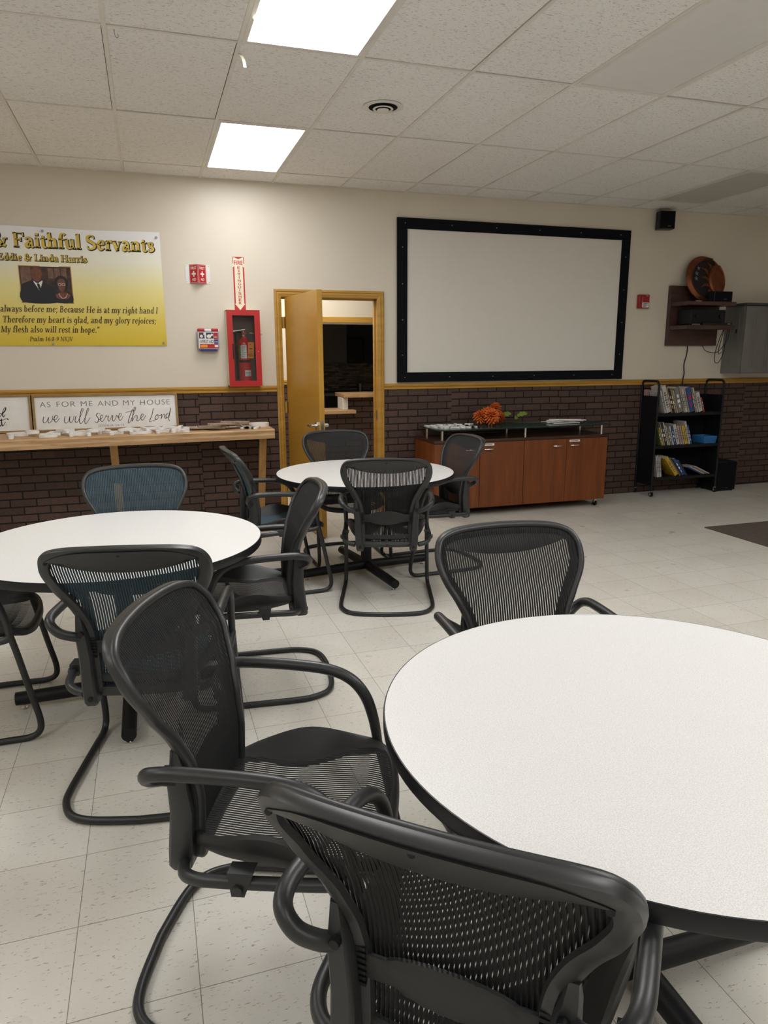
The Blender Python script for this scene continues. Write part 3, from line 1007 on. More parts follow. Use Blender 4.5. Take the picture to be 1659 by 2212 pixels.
# ---- first aid projecting sign
t = thing('first_aid_sign', 'red and white folded first aid sign projecting from the wall', 'sign', (-.062, 0, 2.118))
fw_, dp, hh = .062, .052, .155
bb = B()
prof = [(-.103, 0), (-.070, 0), (0, -dp), (.070, 0), (.103, 0)]
outer = [(x, y - .003, 0) for x, y in prof]
pl_ = [(x, y - .001) for x, y in prof] + [(x, y - .0035) for x, y in reversed(prof)]
bb.loft([[(x, y, 0) for x, y in pl_], [(x, y, hh) for x, y in pl_]], caps=True)
obj('plate', bb, 'white', t)
for sgn in (-1, 1):
    ang = math.atan2(dp, .070)
    L = math.hypot(dp, .070)
    # local u along the panel from its left end, facing out
    if sgn < 0:
        M_ = Matrix.Translation((-.070, -.0042, 0)) @ Matrix.Rotation(-ang, 4, 'Z')
    else:
        M_ = Matrix.Translation((0, -dp - .0042, 0)) @ Matrix.Rotation(ang, 4, 'Z')
    pf = lambda x0, z0, x1, z1, y: [M_ @ Vector(p) for p in rect(x0, z0, x1, z1, y)]
    panel = flat('red_panel', B().face(pf(.001, .001, L - .001, hh - .001, -.0004)), 'redprint', t)
    bb = B()
    for a in ((.006, .006, L - .006, .0075), (.006, hh - .0075, L - .006, hh - .006), (.006, .006, .0075, hh - .006), (L - .0075, .006, L - .006, hh - .006)):
        bb.face(pf(*a, -.0009))
    c = L / 2
    bb.face(pf(c - .006, .054, c + .006, .100, -.0009)); bb.face(pf(c - .020, .070, c - .006, .084, -.0009)); bb.face(pf(c + .006, .070, c + .020, .084, -.0009))
    bb.add_text('FIRST', .016, L - .016, .114, -.0009, .021, off=.015, mat=M_)
    bb.add_text('AID', .024, L - .024, .022, -.0009, .021, off=.015, mat=M_)
    flat('lettering', bb, 'white', panel)
for x in (-.094, .094):
    for z in (.012, hh - .012):
        obj('screw', B().cyl((x, -.003, z), (x, -.006, z), .0035, 10), 'steel', t)

# ---- first aid kit
t = thing('first_aid_kit', 'clear plastic first aid kit with red handle hung on the wall', 'first aid kit', (-.008, -.001, 1.565))
obj('case', B().box((-.092, -.062, 0), (.092, 0, .152), .010, 3), plain('lilac_clear_case', (.36, .36, .46, 1), .2), t, True)
obj('clip_rail', B().box((-.070, -.058, -.014), (.070, -.006, .0)), 'blue', t)
for q in ((-.088, -.028), (.028, .088)):
    obj('handle', B().box((q[0], -.055, .150), (q[1], -.012, .178), .008, 2), 'red', t, True)
obj('handle_grip', B().box((-.030, -.050, .152), (.030, -.016, .172), .006), 'white', t)
lab = flat('label_card', B().face(rect(-.082, .012, .082, .142, -.0626)), 'white', t)
bb = B(); bb.face(rect(-.076, .012, .082, .046, -.0631)); bb.face(rect(.046, .086, .082, .142, -.0631)); flat('red_print', bb, 'red', lab)
bb = B(); bb.face(rect(-.072, .018, -.01, .040, -.0635)); flat('orange_print', bb, 'orange', lab)
bb = B(); bb.face(rect(.046, .048, .082, .084, -.0631)); bb.face(rect(-.045, .092, -.032, .122, -.0632)); flat('blue_print', bb, 'blue', lab)
bb = B(); bb.face(rect(-.078, .092, -.04, .142, -.0630)); bb.face(rect(-.018, .092, .044, .142, -.0630)); flat('picture_print', bb, 'photobg', lab)
bb = B(); bb.ball((-.058, -.0632, .112), .013, (1, .02, 1)); bb.ball((.006, -.0632, .112), .016, (1.2, .02, 1)); bb.ball((.03, -.0632, .125), .010, (1, .02, 1)); flat('picture_highlights', bb, 'white', lab)
bb = B(); bb.add_text('FIRST AID', -.054, .042, .055, -.0636, .026, off=.012)
bb.ribbon([(-.066 + .008 * math.cos(a), .067 + .008 * math.sin(a)) for a in [k * PI / 6 for k in range(13)]], .003, -.0636)
flat('lettering', bb, 'ink', lab)
bb = B(); bb.face(rect(.050, .020, .080, .038, -.0636)); bb.add_text('ALL', .051, .077, .098, -.0636, .016); bb.add_text('199', .051, .078, .058, -.0636, .013); flat('white_lettering', bb, 'white', lab)

# ---- fire extinguisher arrow sign
t = thing('fire_extinguisher_sign', 'tall cream sign with red FIRE EXTINGUISHER arrow above the red cabinet', 'sign', (.286, -.0005, 1.898))
obj('plate', B().box((-.052, -.003, 0), (.052, 0, .455)), 'cream', t)
bb = B()
y = -.0035
bb.face(rect(-.049, .395, -.043, .452, y)); bb.face(rect(.043, .395, .049, .452, y)); bb.face(rect(-.049, .448, .049, .452, y))
bb.face([(-.042, y, .450), (0, y, .432), (.042, y, .450)])
for s_ in (-1, 1):
    q = [(s_ * .049, .362), (s_ * .036, .375), (s_ * .036, .06), (s_ * .049, .06)]
    bb.face([(x, y, z) for x, z in (q if s_ > 0 else q[::-1])])
    q = [(s_ * .049, .0), (s_ * .049, .066), (s_ * .044, .058), (0, .006), (0, 0)]
    bb.face([(x, y, z) for x, z in q])
bb.add_text('FIRE', -.038, .038, .385, y, .036, off=.02)
for i, ch in enumerate('EXTINGUISHER'):
    wdt = .025 if ch != 'I' else .006
    bb.add_text(ch, -wdt / 2 + .002, wdt / 2 + .002, .350 - i * .0268, y, .0215, off=.02)
flat('arrow_and_lettering', bb, 'redprint', t)

# ---- extinguisher cabinet
t = thing('extinguisher_cabinet', 'red wall cabinet with a glazed front for the fire extinguisher', 'cabinet', (.291, 0, 1.247))
W2, HH, D = .143, .650, .138
bb = B()
bb.box((-W2, -D + .02, 0), (-W2 + .008, 0, HH)); bb.box((W2 - .008, -D + .02, 0), (W2, 0, HH)); bb.box((-W2, -D + .02, 0), (W2, 0, .008)); bb.box((-W2, -D + .02, HH - .008), (W2, 0, HH))
obj('shell', bb, 'cream', t)
obj('back_panel', B().box((-W2 + .008, -.006, .008), (W2 - .008, -.001, HH - .008)), 'inside', t)
bb = B()
wx, wz0, wz1 = .094, .047, HH - .045
for a, e in (((-W2, 0), (W2, wz0)), ((-W2, wz1), (W2, HH)), ((-W2, wz0), (-wx, wz1)), ((wx, wz0), (W2, wz1))):
    bb.box((a[0], -D, a[1]), (e[0], -D + .02, e[1]))
dr = obj('cabinet_door', bb, 'red', t)
obj('glass_pane', B().box((-wx, -D + .008, wz0), (wx, -D + .011, wz1)), 'glass', dr)
obj('pull_slot', B().box((-.104, -D - .004, .235), (-.096, -D, .365), .002), 'black', dr)
obj('lock_pin', B().cyl((.118, -D - .003, .30), (.118, -D, .30), .004, 10), 'chrome', dr)
# ---- the extinguisher in it
t = thing('fire_extinguisher', 'red fire extinguisher with an orange tag inside the glazed cabinet', 'fire extinguisher', (.296, -.062, 1.2555))
t.scale = (1.17, 1.12, 1.03)
obj('cylinder', B().lathe([(.002, 0), (.044, 0), (.047, .006), (.047, .345), (.040, .375), (.022, .392), (.016, .40), (.016, .412), (.002, .412)], 32), 'extred', t, True)
obj('valve', B().lathe([(.018, .412), (.020, .44), (.012, .455), (.002, .458)], 16), 'chrome', t, True)
bb = B(); bb.box((-.012, -.010, .452), (.088, .010, .464), .003, mat=Matrix.Rotation(-.16, 4, 'Y')); bb.box((-.01, -.010, .436), (.085, .010, .445), .003, mat=Matrix.Rotation(.12, 4, 'Y'))
obj('lever', bb, 'chrome', t)
obj('gauge', B().cyl((0, -.016, .432), (0, -.028, .432), .013, 18), 'redprint', t, True)
bb = B(); bb.tube(cr([(-.018, 0, .44), (-.05, .0, .44), (-.058, .0, .40), (-.054, .01, .2), (-.053, .012, .05)], 6), .006, 8); obj('hose', bb, 'black', t, True)
obj('strap', B().ring([(.0485, .19), (.0485, .212), (.047, .212), (.047, .19)], 32), 'black', t, True)
def curved(x0, x1, z0, z1, r, name, mat, par):
    bb = B(); a0, a1 = math.asin(x0 / r), math.asin(x1 / r)
    n = 10
    vs = []
    for i in range(n + 1):
        a = a0 + (a1 - a0) * i / n
        vs += [(r * math.sin(a), -r * math.cos(a), z0), (r * math.sin(a), -r * math.cos(a), z1)]
    bb.vf(vs, [(2 * i, 2 * i + 2, 2 * i + 3, 2 * i + 1) for i in range(n)])
    return flat(name, bb, mat, par)
lb = curved(-.030, .012, .225, .335, .0475, 'instruction_label', 'white', t)
bb = B()
for i in range(6):
    bb.face(rect(-.026, .318 - i * .016, .006 - (i % 3) * .006, .322 - i * .016, -.0486 + .0000))
flat('label_print', bb, 'greyink', lb)
curved(-.044, -.031, .225, .335, .0475, 'olive_label', 'leaf', t)
l2 = curved(-.006, .040, .075, .125, .0476, 'maker_label', 'white', t)
bb = B(); bb.add_text('Amerex', .004, .036, .100, -.0478, .011, off=.02, shear=.2); bb.face(rect(.000, .094, .003, .114, -.0480)); bb.face(rect(.004, .084, .034, .087, -.0478)); flat('label_lettering', bb, 'ink', l2)
tg = obj('inspection_tag', B().box((.006, -.0545, .228), (.050, -.0535, .362), 0, mat=Matrix.Rotation(.05, 4, 'Y')), 'orange', t)
bb = B(); y = -.0552
bb.disc((.040, .34), .004, y, 10); bb.disc((.042, .305), .014, y, 16, 1, .35)
for i in range(3):
    bb.face(rect(.022, .238 + i * .009, .058, .242 + i * .009, y))
bb.ribbon([(.042 + .009 * math.cos(a), .276 + .011 * math.sin(a)) for a in [k * PI / 6 for k in range(13)]], .003, y)
flat('tag_print', bb, 'brownink', tg)

# ---- projection screen
t = thing('projection_screen', 'large pale projection screen in a black felt frame on the wall', 'screen', (1.745, -.004, 1.255))
SW, SH = 2.535, 1.492
obj('screen_surface', B().box((.06, -.012, .06), (SW - .06, -.004, SH - .06)), 'screen', t)
fr = [('frame_top', (0, SH - .096), (SW, SH)), ('frame_bottom', (0, 0), (SW, .092)), ('frame_left', (0, .093), (.098, SH - .097)), ('frame_right', (SW - .098, .093), (SW, SH - .097))]
for nm, a, e in fr:
    f = obj('frame_bar', B().box((a[0], -.026, a[1]), (e[0], 0, e[1]), .002), 'blackmatt', t)
    horiz = (e[0] - a[0]) > 1
    n = 6 if horiz else 4
    bb = B()
    for i in range(n):
        q = (i + .5) / n if not horiz else (i * .94 + .15) / (n - 1) * .98
        x = a[0] + (e[0] - a[0]) * (q if horiz else .5)
        z = a[1] + (e[1] - a[1]) * (.5 if horiz else q)
        if x < SW:
            bb.cyl((x, -.026, z), (x, -.029, z), .0045, 10)
    obj('screws', bb, 'steel', f)

# ---- fire alarm pull station
t = thing('fire_alarm_pull', 'small red fire alarm pull station right of the projection screen', 'fire alarm', (4.488, 0, 1.983))
obj('housing', B().box((-.064, -.045, 0), (.064, 0, .138), .006), 'alarmred', t)
obj('pull_bar', B().box((-.030, -.052, .008), (.052, -.045, .058), .003), 'white', t)
bb = B()
for i in range(5):
    bb.face(rect(-.026, .014 + i * .008, .012 + (i * 7 % 5) * .008, .018 + i * .008, -.0526))
bb.add_text('PULL', .0, .045, .044, -.0526, .009); flat('print', bb, 'ink', t)
bb = B(); bb.add_text('FIRE', .015, .045, .122, -.0456, .008)
for i, ch in enumerate('ALARM'):
    bb.add_text(ch, -.03, -.024, .104 - i * .011, -.0456, .007)
flat('lettering', bb, 'white', t)


# ---- speakers
def speaker(name, label, loc, w_, d_, h_, rz=0.):
    t = thing(name, label, 'speaker', loc, rz)
    bb = B(); x = w_ / 2
    bb.box((-x, -d_, 0), (x, 0, h_), .006)
    obj('cabinet', bb, 'blackplas', t)
    obj('grille', B().box((-x + .008, -d_ - .006, .008), (x - .008, -d_, h_ - .008), .003), 'blackmatt', t)
    bb = B(); bb.add_text('BOSE' if name == 'wall_speaker' else 'BOSE', x * .05, x * .05 + .032, .022, -d_ - .0066, .007); flat('badge', bb, 'steel', t)
    return t


t = speaker('wall_speaker', 'small black speaker bracketed high on the wall under the ceiling', (4.66, -.03, 2.765), .165, .10, .175, math.radians(-14))
obj('bracket', B().box((-.02, -.02, .06), (.02, .045, .12)), 'black', t)

# ---- wall shelf unit
t = thing('wall_shelf', 'dark wood wall shelf unit with two shelves holding electronics', 'shelf', (4.815, 0, 1.60))
obj('back_panel', B().box((0, -.045, 0), (.655, -.001, .62), .002), 'walnut', t)
obj('shelf', B().box((.012, -.315, .408), (.625, -.045, .445), .002), 'walnut', t)
obj('shelf', B().box((.012, -.315, .165), (.625, -.045, .205), .002), 'walnut', t)
sz1, sz2 = 1.60 + .445, 1.60 + .205
# round copper art leaning on the wall
t = thing('sun_and_moon_disc', 'round copper sun and moon plaque leaning above the wall shelf', 'wall art', (5.185, -.165, sz1 + .002), 0, None, (math.radians(-14), 0, 0))
R_ = .247
obj('ground', B().cyl((0, -.004, R_), (0, .004, R_), R_ - .006, 48), 'copperdark', t, True)
bb = B()
N = 40
ring = []
for k in range(N + 1):              # crescent moon down the left side
    a = math.radians(62 + 226 * k / N)
    wdt = .074 * math.sin(PI * k / N) ** .7 + .010
    ro, ri = R_, R_ - wdt
    c, s_ = math.cos(a), math.sin(a)
    ring.append([(ro * c, -.006, R_ + ro * s_), ((ro + ri) / 2 * c, -.030, R_ + (ro + ri) / 2 * s_), (ri * c, -.008, R_ + ri * s_), ((ro + ri) / 2 * c, .002, R_ + (ro + ri) / 2 * s_)])
bb.loft(ring, caps=True)
obj('crescent_moon', bb, 'copper', t, True)
bb = B()
cx_, cz_ = .165, R_ - .02
for k in range(8):                   # wavy rays of the half sun
    a = math.radians(96 + 25 * k)
    L_ = [.155, .17, .19, .165, .19, .165, .18, .16, .13][k]
    pts = cr([(.06, 0), (.06 + L_ * .35, .014), (.06 + L_ * .7, -.010), (.06 + L_, .004)], 5)
    n = len(pts)
    lo, hi = [], []
    for i, (r, o_) in enumerate(pts):
        hw = .030 * (1 - i / (n - 1)) ** .8 + .001
        for q, lst in ((o_ - hw, lo), (o_ + hw, hi)):
            lst.append((cx_ + r * math.cos(a) - q * math.sin(a), cz_ + r * math.sin(a) + q * math.cos(a)))
    out = lo + hi[::-1]
    rr = [math.hypot(x, z - R_) for x, z in out]
    out = [(x, z) if q < R_ - .004 else (x * (R_ - .004) / q, R_ + (z - R_) * (R_ - .004) / q) for (x, z), q in zip(out, rr)]
    bb.poly([(x, -.006, z) for x, z in out], (0, -.010, 0))
obj('sun_rays', bb, 'copper', t)
bb = B()
prof = []
for k in range(33):
    a = 2 * PI * k / 32
    x, z = cx_ + .140 * math.cos(a), cz_ + .175 * math.sin(a)
    q = math.hypot(x, z - R_)
    if q > R_:
        x, z = x * R_ / q, R_ + (z - R_) * R_ / q
    prof.append((x, z))
cen = (cx_ - .01, cz_)
rings = [[(cen[0] + (x - cen[0]) * f, -.006 - dpt, cen[1] + (z - cen[1]) * f) for x, z in prof[:-1]] for f, dpt in ((1., 0), (.97, .022), (.84, .034), (.78, .026), (.4, .034), (.05, .036))]
bb.loft(rings, caps=True)
obj('sun_face', bb, 'copper', t, True)
bb = B(); bb.tube([(( R_ - .006) * math.cos(2 * PI * k / 64), -.004, R_ + (R_ - .006) * math.sin(2 * PI * k / 64)) for k in range(64)], .0065, 8, loop=True)
obj('rim', bb, 'copper', t, True)
bb = B()
for sx, sz in ((-.075, .36), (-.105, .305), (-.118, .25)):
    pts = []
    for k in range(10):
        r = .026 if k % 2 == 0 else .010
        a = PI / 2 + k * PI / 5
        pts.append((sx + r * math.cos(a), -.005, sz + r * math.sin(a)))
    bb.poly(pts, (0, -.006, 0))
obj('stars', bb, 'pewter', t)
t = speaker('centre_speaker', 'black centre speaker on the upper wall shelf before the copper disc', (5.27, -.195, sz1 + .001), .235, .11, .105)
o = obj('pen', B().cyl((4.98, -.235, sz1 + .0055), (5.04, -.25, sz1 + .0055), .005, 8), 'white', None, True); tag(o, 'white pen lying beside the centre speaker', 'pen')
t = thing('receiver', 'black audio receiver on the lower wall shelf', 'receiver', (5.12, -.07, sz2 + .001))
obj('case', B().box((-.215, -.20, .012), (.225, .0, .158), .004), 'blackplas', t)
obj('front_panel', B().box((-.213, -.208, .014), (.223, -.20, .156), .003), 'black', t)
for x in (-.15, .16):
    obj('dial', B().cyl((x, -.208, .09), (x, -.222, .09), .022, 20), 'blackplas', t, True)
for x in (-.19, .19):
    for yy in (-.17, -.03):
        obj('foot', B().cyl((x, yy, 0), (x, yy, .012), .014, 12), 'black', t)
t = thing('disc_player', 'flat black player in front of the receiver on the lower shelf', 'player', (5.22, -.285, sz2 + .001))
obj('case', B().box((-.19, -.028, 0), (.19, .002, .026), .003), 'blackplas', t)
bb = B(); bb.add_text('DVD', .13, .165, .008, -.0286, .011, shear=.2); flat('badge', bb, 'white', t)
o = obj('remote_control', B().box((-.045, -.012, 0), (.045, .012, .014), .004), 'grey', None, False, (4.955, -.295, sz2 + .001)); tag(o, 'small grey remote at the left of the lower wall shelf', 'remote')

# cables
def cable(pts, r, label, mat='black'):
    bb = B(); bb.tube(cr(pts, 8), r, 8)
    o = obj('cable', bb, mat, None, True); return tag(o, label, 'cable')
cable([(5.11, -.020, 1.598), (5.112, -.012, 1.50), (5.09, -.010, 1.40), (5.10, -.012, 1.30), (5.075, -.030, 1.24), (5.07, -.034, 1.15)], .0055, 'black power cable running down the wall below the shelf unit')
cable([(5.30, -.03, 1.598), (5.33, -.04, 1.55), (5.40, -.06, 1.525), (5.46, -.10, 1.54), (5.47, -.20, 1.66), (5.44, -.25, 1.764)], .0035, 'short black cable looping from the panel bottom to the lower shelf')
cable([(5.36, -.25, 1.764), (5.345, -.22, 1.66), (5.36, -.16, 1.52), (5.40, -.12, 1.43), (5.455, -.12, 1.42), (5.47, -.16, 1.52), (5.41, -.25, 1.70), (5.40, -.27, 1.764)], .0035, 'long black cable drooping lowest under the wall shelf')
cable([(5.385, -.23, 1.764), (5.39, -.20, 1.66), (5.395, -.17, 1.56), (5.43, -.14, 1.51), (5.465, -.14, 1.53)], .0035, 'middle black cable drooping beside the grey cabinet')

# ---- grey wall cabinet
t = thing('storage_cabinet', 'grey plastic storage cabinet with ribbed doors hung at the right', 'cabinet', (5.60, 0, 1.30))
obj('body', B().box((0, -.275, 0), (.92, -.001, .715), .003), 'grey', t)
obj('top_cap', B().box((-.014, -.305, .716), (.934, -.001, .742), .005), 'greyd', t)
for i in range(2):
    x0 = .003 + i * .46
    d_ = obj('cabinet_door', B().box((x0, -.298, .004), (x0 + .452, -.277, .710), .006), 'grey', t, True)
    bb = B()
    for rx in (.10, .135, .30, .335):
        bb.box((x0 + rx, -.303, .06), (x0 + rx + .014, -.298, .65), .002)
    obj('ribs', bb, 'grey', d_)
bb = B()
for yy in (-.21, -.12):
    bb.box((-.005, yy - .006, .06), (0, yy + .006, .65), .002)
obj('side_ribs', bb, 'grey', t)
obj('side_latch', B().box((-.008, -.19, .43), (0, -.175, .47), .002), 'black', t)

# ================================================================== LEFT COUNTER WITH SIGNS AND LETTERS
CZ = .896
t = thing('wall_counter', 'long rough oak counter fixed along the brick wall with angled legs', 'counter', (0, 0, 0))
cx0, cx1 = -3.6, .467
fy = lambda x: -.507 - (.467 - x) * .075
bb = B()
prof = lambda x: [(x, -.007, CZ - .072), (x, -.007, CZ), (x, fy(x) + .012, CZ), (x, fy(x), CZ - .010), (x, fy(x) + .004, CZ - .034), (x, fy(x) + .001, CZ - .05), (x, fy(x) + .004, CZ - .078), (x, fy(x) + .05, CZ - .078), (x, fy(x) + .05, CZ - .072)]
bb.loft([prof(cx0 + (cx1 - cx0) * i / 12) for i in range(13)], caps=True)
obj('worktop', bb, 'oak', t)
for lx in (.385, -.84, -2.1):
    bb = B()
    top, bot = Vector((lx, -.36, CZ - .079)), Vector((lx, -.035, .0))
    w1 = .030
    bb.hexa([(bot.x - w1, bot.y - .022, 0), (bot.x + w1, bot.y - .022, 0), (bot.x + w1, bot.y + .022, 0), (bot.x - w1, bot.y + .022, 0)],
            [(top.x - w1, top.y - .022, top.z), (top.x + w1, top.y - .022, top.z), (top.x + w1, top.y + .022, top.z), (top.x - w1, top.y + .022, top.z)])
    obj('leg', bb, 'oakleg', t)


def framed_sign(label, x0, x1, h):
    t = thing('framed_sign', label, 'sign', (x0, -.075, CZ + .001), 0, None, (math.radians(-9), 0, 0))
    w_ = x1 - x0
    bb = B(); f = .017
    for a, e in (((0, 0), (w_, f)), ((0, h - f), (w_, h)), ((0, f), (f, h - f)), ((w_ - f, f), (w_, h - f))):
        bb.box((a[0], -.022, a[1]), (e[0], .004, e[1]), .0015)
    obj('frame', bb, 'gold', t)
    obj('board', B().box((f, -.006, f), (w_ - f, .002, h - f)), 'white', t)
    return t


SG_W, SG_H = 1.155, .303
t = framed_sign('wide white framed sign reading AS FOR ME AND MY HOUSE on the counter', -1.457, -.302, SG_H)
bb = B()
# words of the top line, each letter-spaced
def zx(u): return (u - 280) / 1320 * SG_W
for wd_, a, e in (('AS', 345, 437), ('FOR', 492, 657), ('ME', 705, 810), ('AND', 858, 1040), ('MY', 1090, 1198), ('HOUSE', 1246, 1528)):
    bb.add_text(wd_, zx(a), zx(e), .203, -.0068, .045, off=-.012, space=1.15)
flat('capital_lettering', bb, 'greyink', t)
bb = B(); bb.add_text('JOSHUA 24:15', zx(848), zx(1082), .029, -.0068, .018, off=-.008, space=1.1); flat('reference_lettering', bb, 'greyink', t)
STK = [
 [(372,250),(362,285),(372,303),(395,288),(412,255),(405,290),(415,303),(440,280),(450,250),(446,242)],
 [(446,270),(470,275),(492,250),(482,236),(464,252),(460,283),(478,294),(508,262)],
 [(558,245),(547,285),(560,303),(585,285),(600,245),(595,285),(607,300),(628,272),(636,240)],
 [(655,240),(642,280),(652,298),(670,283),(710,215),(724,185),(710,183),(690,240),(680,290),(692,305),(715,285),(758,215),(774,182),(762,180),(740,240),(728,292),(741,305),(778,255)],
 [(662,220),(663,217)],
 [(872,224),(852,216),(836,235),(850,255),(852,280),(835,298),(818,288)],
 [(852,275),(880,262),(896,240),(886,231),(871,250),(873,280),(889,286),(906,266),(924,238),(932,243),(946,241),(938,263),(944,283),(960,270),(977,236),(985,241),(980,270),(991,283),(1012,254),(1020,232),(1032,250),(1055,244),(1066,222),(1053,217),(1039,240),(1041,270),(1058,273),(1082,238)],
 [(1172,178),(1146,230),(1125,280),(1124,300),(1137,294),(1152,268),(1190,200),(1202,164),(1189,168),(1170,230),(1158,284),(1185,245),(1206,232),(1209,250),(1204,278),(1220,277),(1237,258),(1260,244),(1269,224),(1256,221),(1243,245),(1248,270),(1266,268),(1292,230)],
 [(1106,208),(1150,198),(1197,187)],
 [(1366,168),(1350,225),(1322,284),(1345,281),(1392,264)],
 [(1402,222),(1381,240),(1379,262),(1395,266),(1409,245),(1402,226),(1426,232),(1442,220),(1437,245),(1432,263),(1446,238),(1463,220),(1471,226),(1467,246),(1477,257),(1492,248)],
 [(1507,208),(1486,222),(1481,247),(1496,250),(1512,220),(1532,162),(1516,222),(1505,260),(1514,279)]]
bb = B()
for s_ in STK:
    p = [(zx(u), (380 - (u - 290) * .0338 - v) * .00099) for u, v in cr(s_, 6)]
    n = len(p)
    ws = [.0046 if n > 8 else .008 for i in range(n)]
    for i in range(1, n):     # thicker on the way down
        ws[i] = .0054 if p[i][1] < p[i - 1][1] else .0038
    bb.ribbon(p, ws, -.0069)
flat('script_lettering', bb, 'ink', t)
t = framed_sign('white framed sign with black script, cut by the left edge of the photo', -2.10, -1.466, .310)
LW = 2.10 - 1.466
qx = lambda u: LW - (1345 - u) / 18.44 * .00445
qz = lambda v: .305 - (v - 60) / 18.44 * .00395
ST2 = [[(-60,760),(-20,800),(0,800),(30,830),(70,760),(105,715),(92,800),(122,872),(165,790)],
 [(192,690),(198,780),(190,850),(215,760),(242,705),(268,722),(272,800),(298,868),(330,800)],
 [(425,745),(372,735),(336,800),(366,852),(412,790),(455,680),(503,560),(547,515),(563,552),(522,650),(462,720),(452,800),(478,862),(530,770)],
 [(155,1045),(103,1100),(107,1180),(150,1212),(195,1140),(190,1065),(155,1045)],
 [(227,1080),(247,1150),(288,1175),(330,1070),(327,1140),(352,1208),(390,1140)],
 [(406,925),(397,1050),(403,1160),(432,1202),(480,1130),(522,1048)],
 [(330,975),(400,1000),(480,960),(562,936),(618,975)], [(535,1160),(545,1166)],
 [(-60,965),(0,965),(40,975),(35,1060),(-10,1120)], [(-40,1012),(20,1000),(122,978)],
 [(-40,215),(0,222),(48,235),(40,300),(-10,360)],
 [(-420,480),(-380,300),(-340,230),(-310,300),(-360,420),(-300,460),(-240,340)], [(-430,760),(-380,720),(-350,830),(-300,740),(-270,830),(-200,700),(-150,800),(-90,720)], [(-420,1080),(-370,1180),(-320,1060),(-270,1180),(-200,1050),(-140,1180),(-90,1060)]]
bb = B()
for s_ in ST2:
    p = [(qx(u), qz(v)) for u, v in cr(s_, 6)]
    ws = [.0065] * len(p)
    for i in range(1, len(p)):
        ws[i] = .0095 if p[i][1] < p[i - 1][1] else .0045
    if len(p) < 9:
        ws = [.009] * len(p)
    bb.ribbon(p, ws, -.0069)
flat('script_lettering', bb, 'ink', t)


def flat_letter(ch, x, y, z, h, rz, label, group, mat='paper', th=.016, cat='letter', w_=None):
    """a thick cut-out capital lying face up"""
    cu = bpy.data.curves.new('t', 'FONT')
    cu.body = ch; cu.size = h / .70; cu.extrude = th / 2; cu.offset = .012 * h; cu.bevel_depth = .0
    o_ = bpy.data.objects.new('t', cu); COL.objects.link(o_); bpy.context.view_layer.update()
    me = bpy.data.meshes.new_from_object(o_.evaluated_get(bpy.context.evaluated_depsgraph_get()))
    bpy.data.objects.remove(o_); bpy.data.curves.remove(cu)
    xs = [v.co.x for v in me.vertices]; ys = [v.co.y for v in me.vertices]
    ox, oy = (min(xs) + max(xs)) / 2, (min(ys) + max(ys)) / 2
    for v in me.vertices:
        v.co.x = (v.co.x - ox) * (w_ or 1.25); v.co.y -= oy; v.co.z += th / 2
    me.materials.clear(); me.materials.append(MT[mat])
    o = bpy.data.objects.new('cutout_letter' if mat == 'paper' else 'board_piece', me)
    COL.objects.link(o)
    o.location = (x, y, z); o.rotation_euler = (0, 0, rz)
    return tag(o, label, cat, group)


LG = 'white cut-out letters lying on the wall counter'
zc = CZ + .001
seq = [('C', -1.545, -.30, 'before the left framed sign'), ('I', -1.56, -.50, 'at the counter front below the left framed sign'),
       ('E', -1.27, -.33, 'behind another by the left half of the wide sign'), ('B', -1.30, -.49, 'at the counter front by the left half of the wide sign'),
       ('H', -1.07, -.48, 'at the counter front, second from the left under the wide sign'), ('A', -1.08, -.32, 'close under the middle of the wide sign'),
       ('R', -.885, -.33, 'before the wide sign, right of its A'), ('F', -.80, -.47, 'lying at the counter front under the centre of the wide sign'),
       ('G', -.60, -.31, 'behind another under the word HOUSE'), ('D', -.62, -.47, 'at the counter front under the word HOUSE'),
       ('E', -.44, -.33, 'behind another at the right end of the wide sign'), ('F', -.45, -.47, 'at the counter front at the right end of the wide sign'),
       ('E', -.29, -.31, 'just past the right end of the wide sign'), ('R', -.30, -.45, 'at the counter front left of the grey board pile')]
for i, (ch, x, y, where) in enumerate(seq):
    flat_letter(ch, x, y, zc, .165, .12 * math.sin(i * 2.3), 'white cut-out letter %s %s' % (ch, where), LG, th=.021, w_=1.12)
for i, (ch, x, y, where) in enumerate((('S', -1.43, -.37, 'the left framed sign'), ('T', -1.18, -.41, 'the word AS'), ('E', -.96, -.42, 'the word ME'), ('A', -.71, -.41, 'the word AND'), ('H', -.53, -.40, 'the word MY'), ('N', -.37, -.38, 'the final E of HOUSE'))):
    flat_letter(ch, x, y, zc + .0215, .15, .35 * math.sin(i * 1.9 + .6), 'white cut-out letter %s lying on top of others before %s' % (ch, where), LG, th=.020, w_=1.1)
flat_letter('L', -1.78, -.42, zc, .165, .3, 'white cut-out letter L at the left edge of the photo', LG)
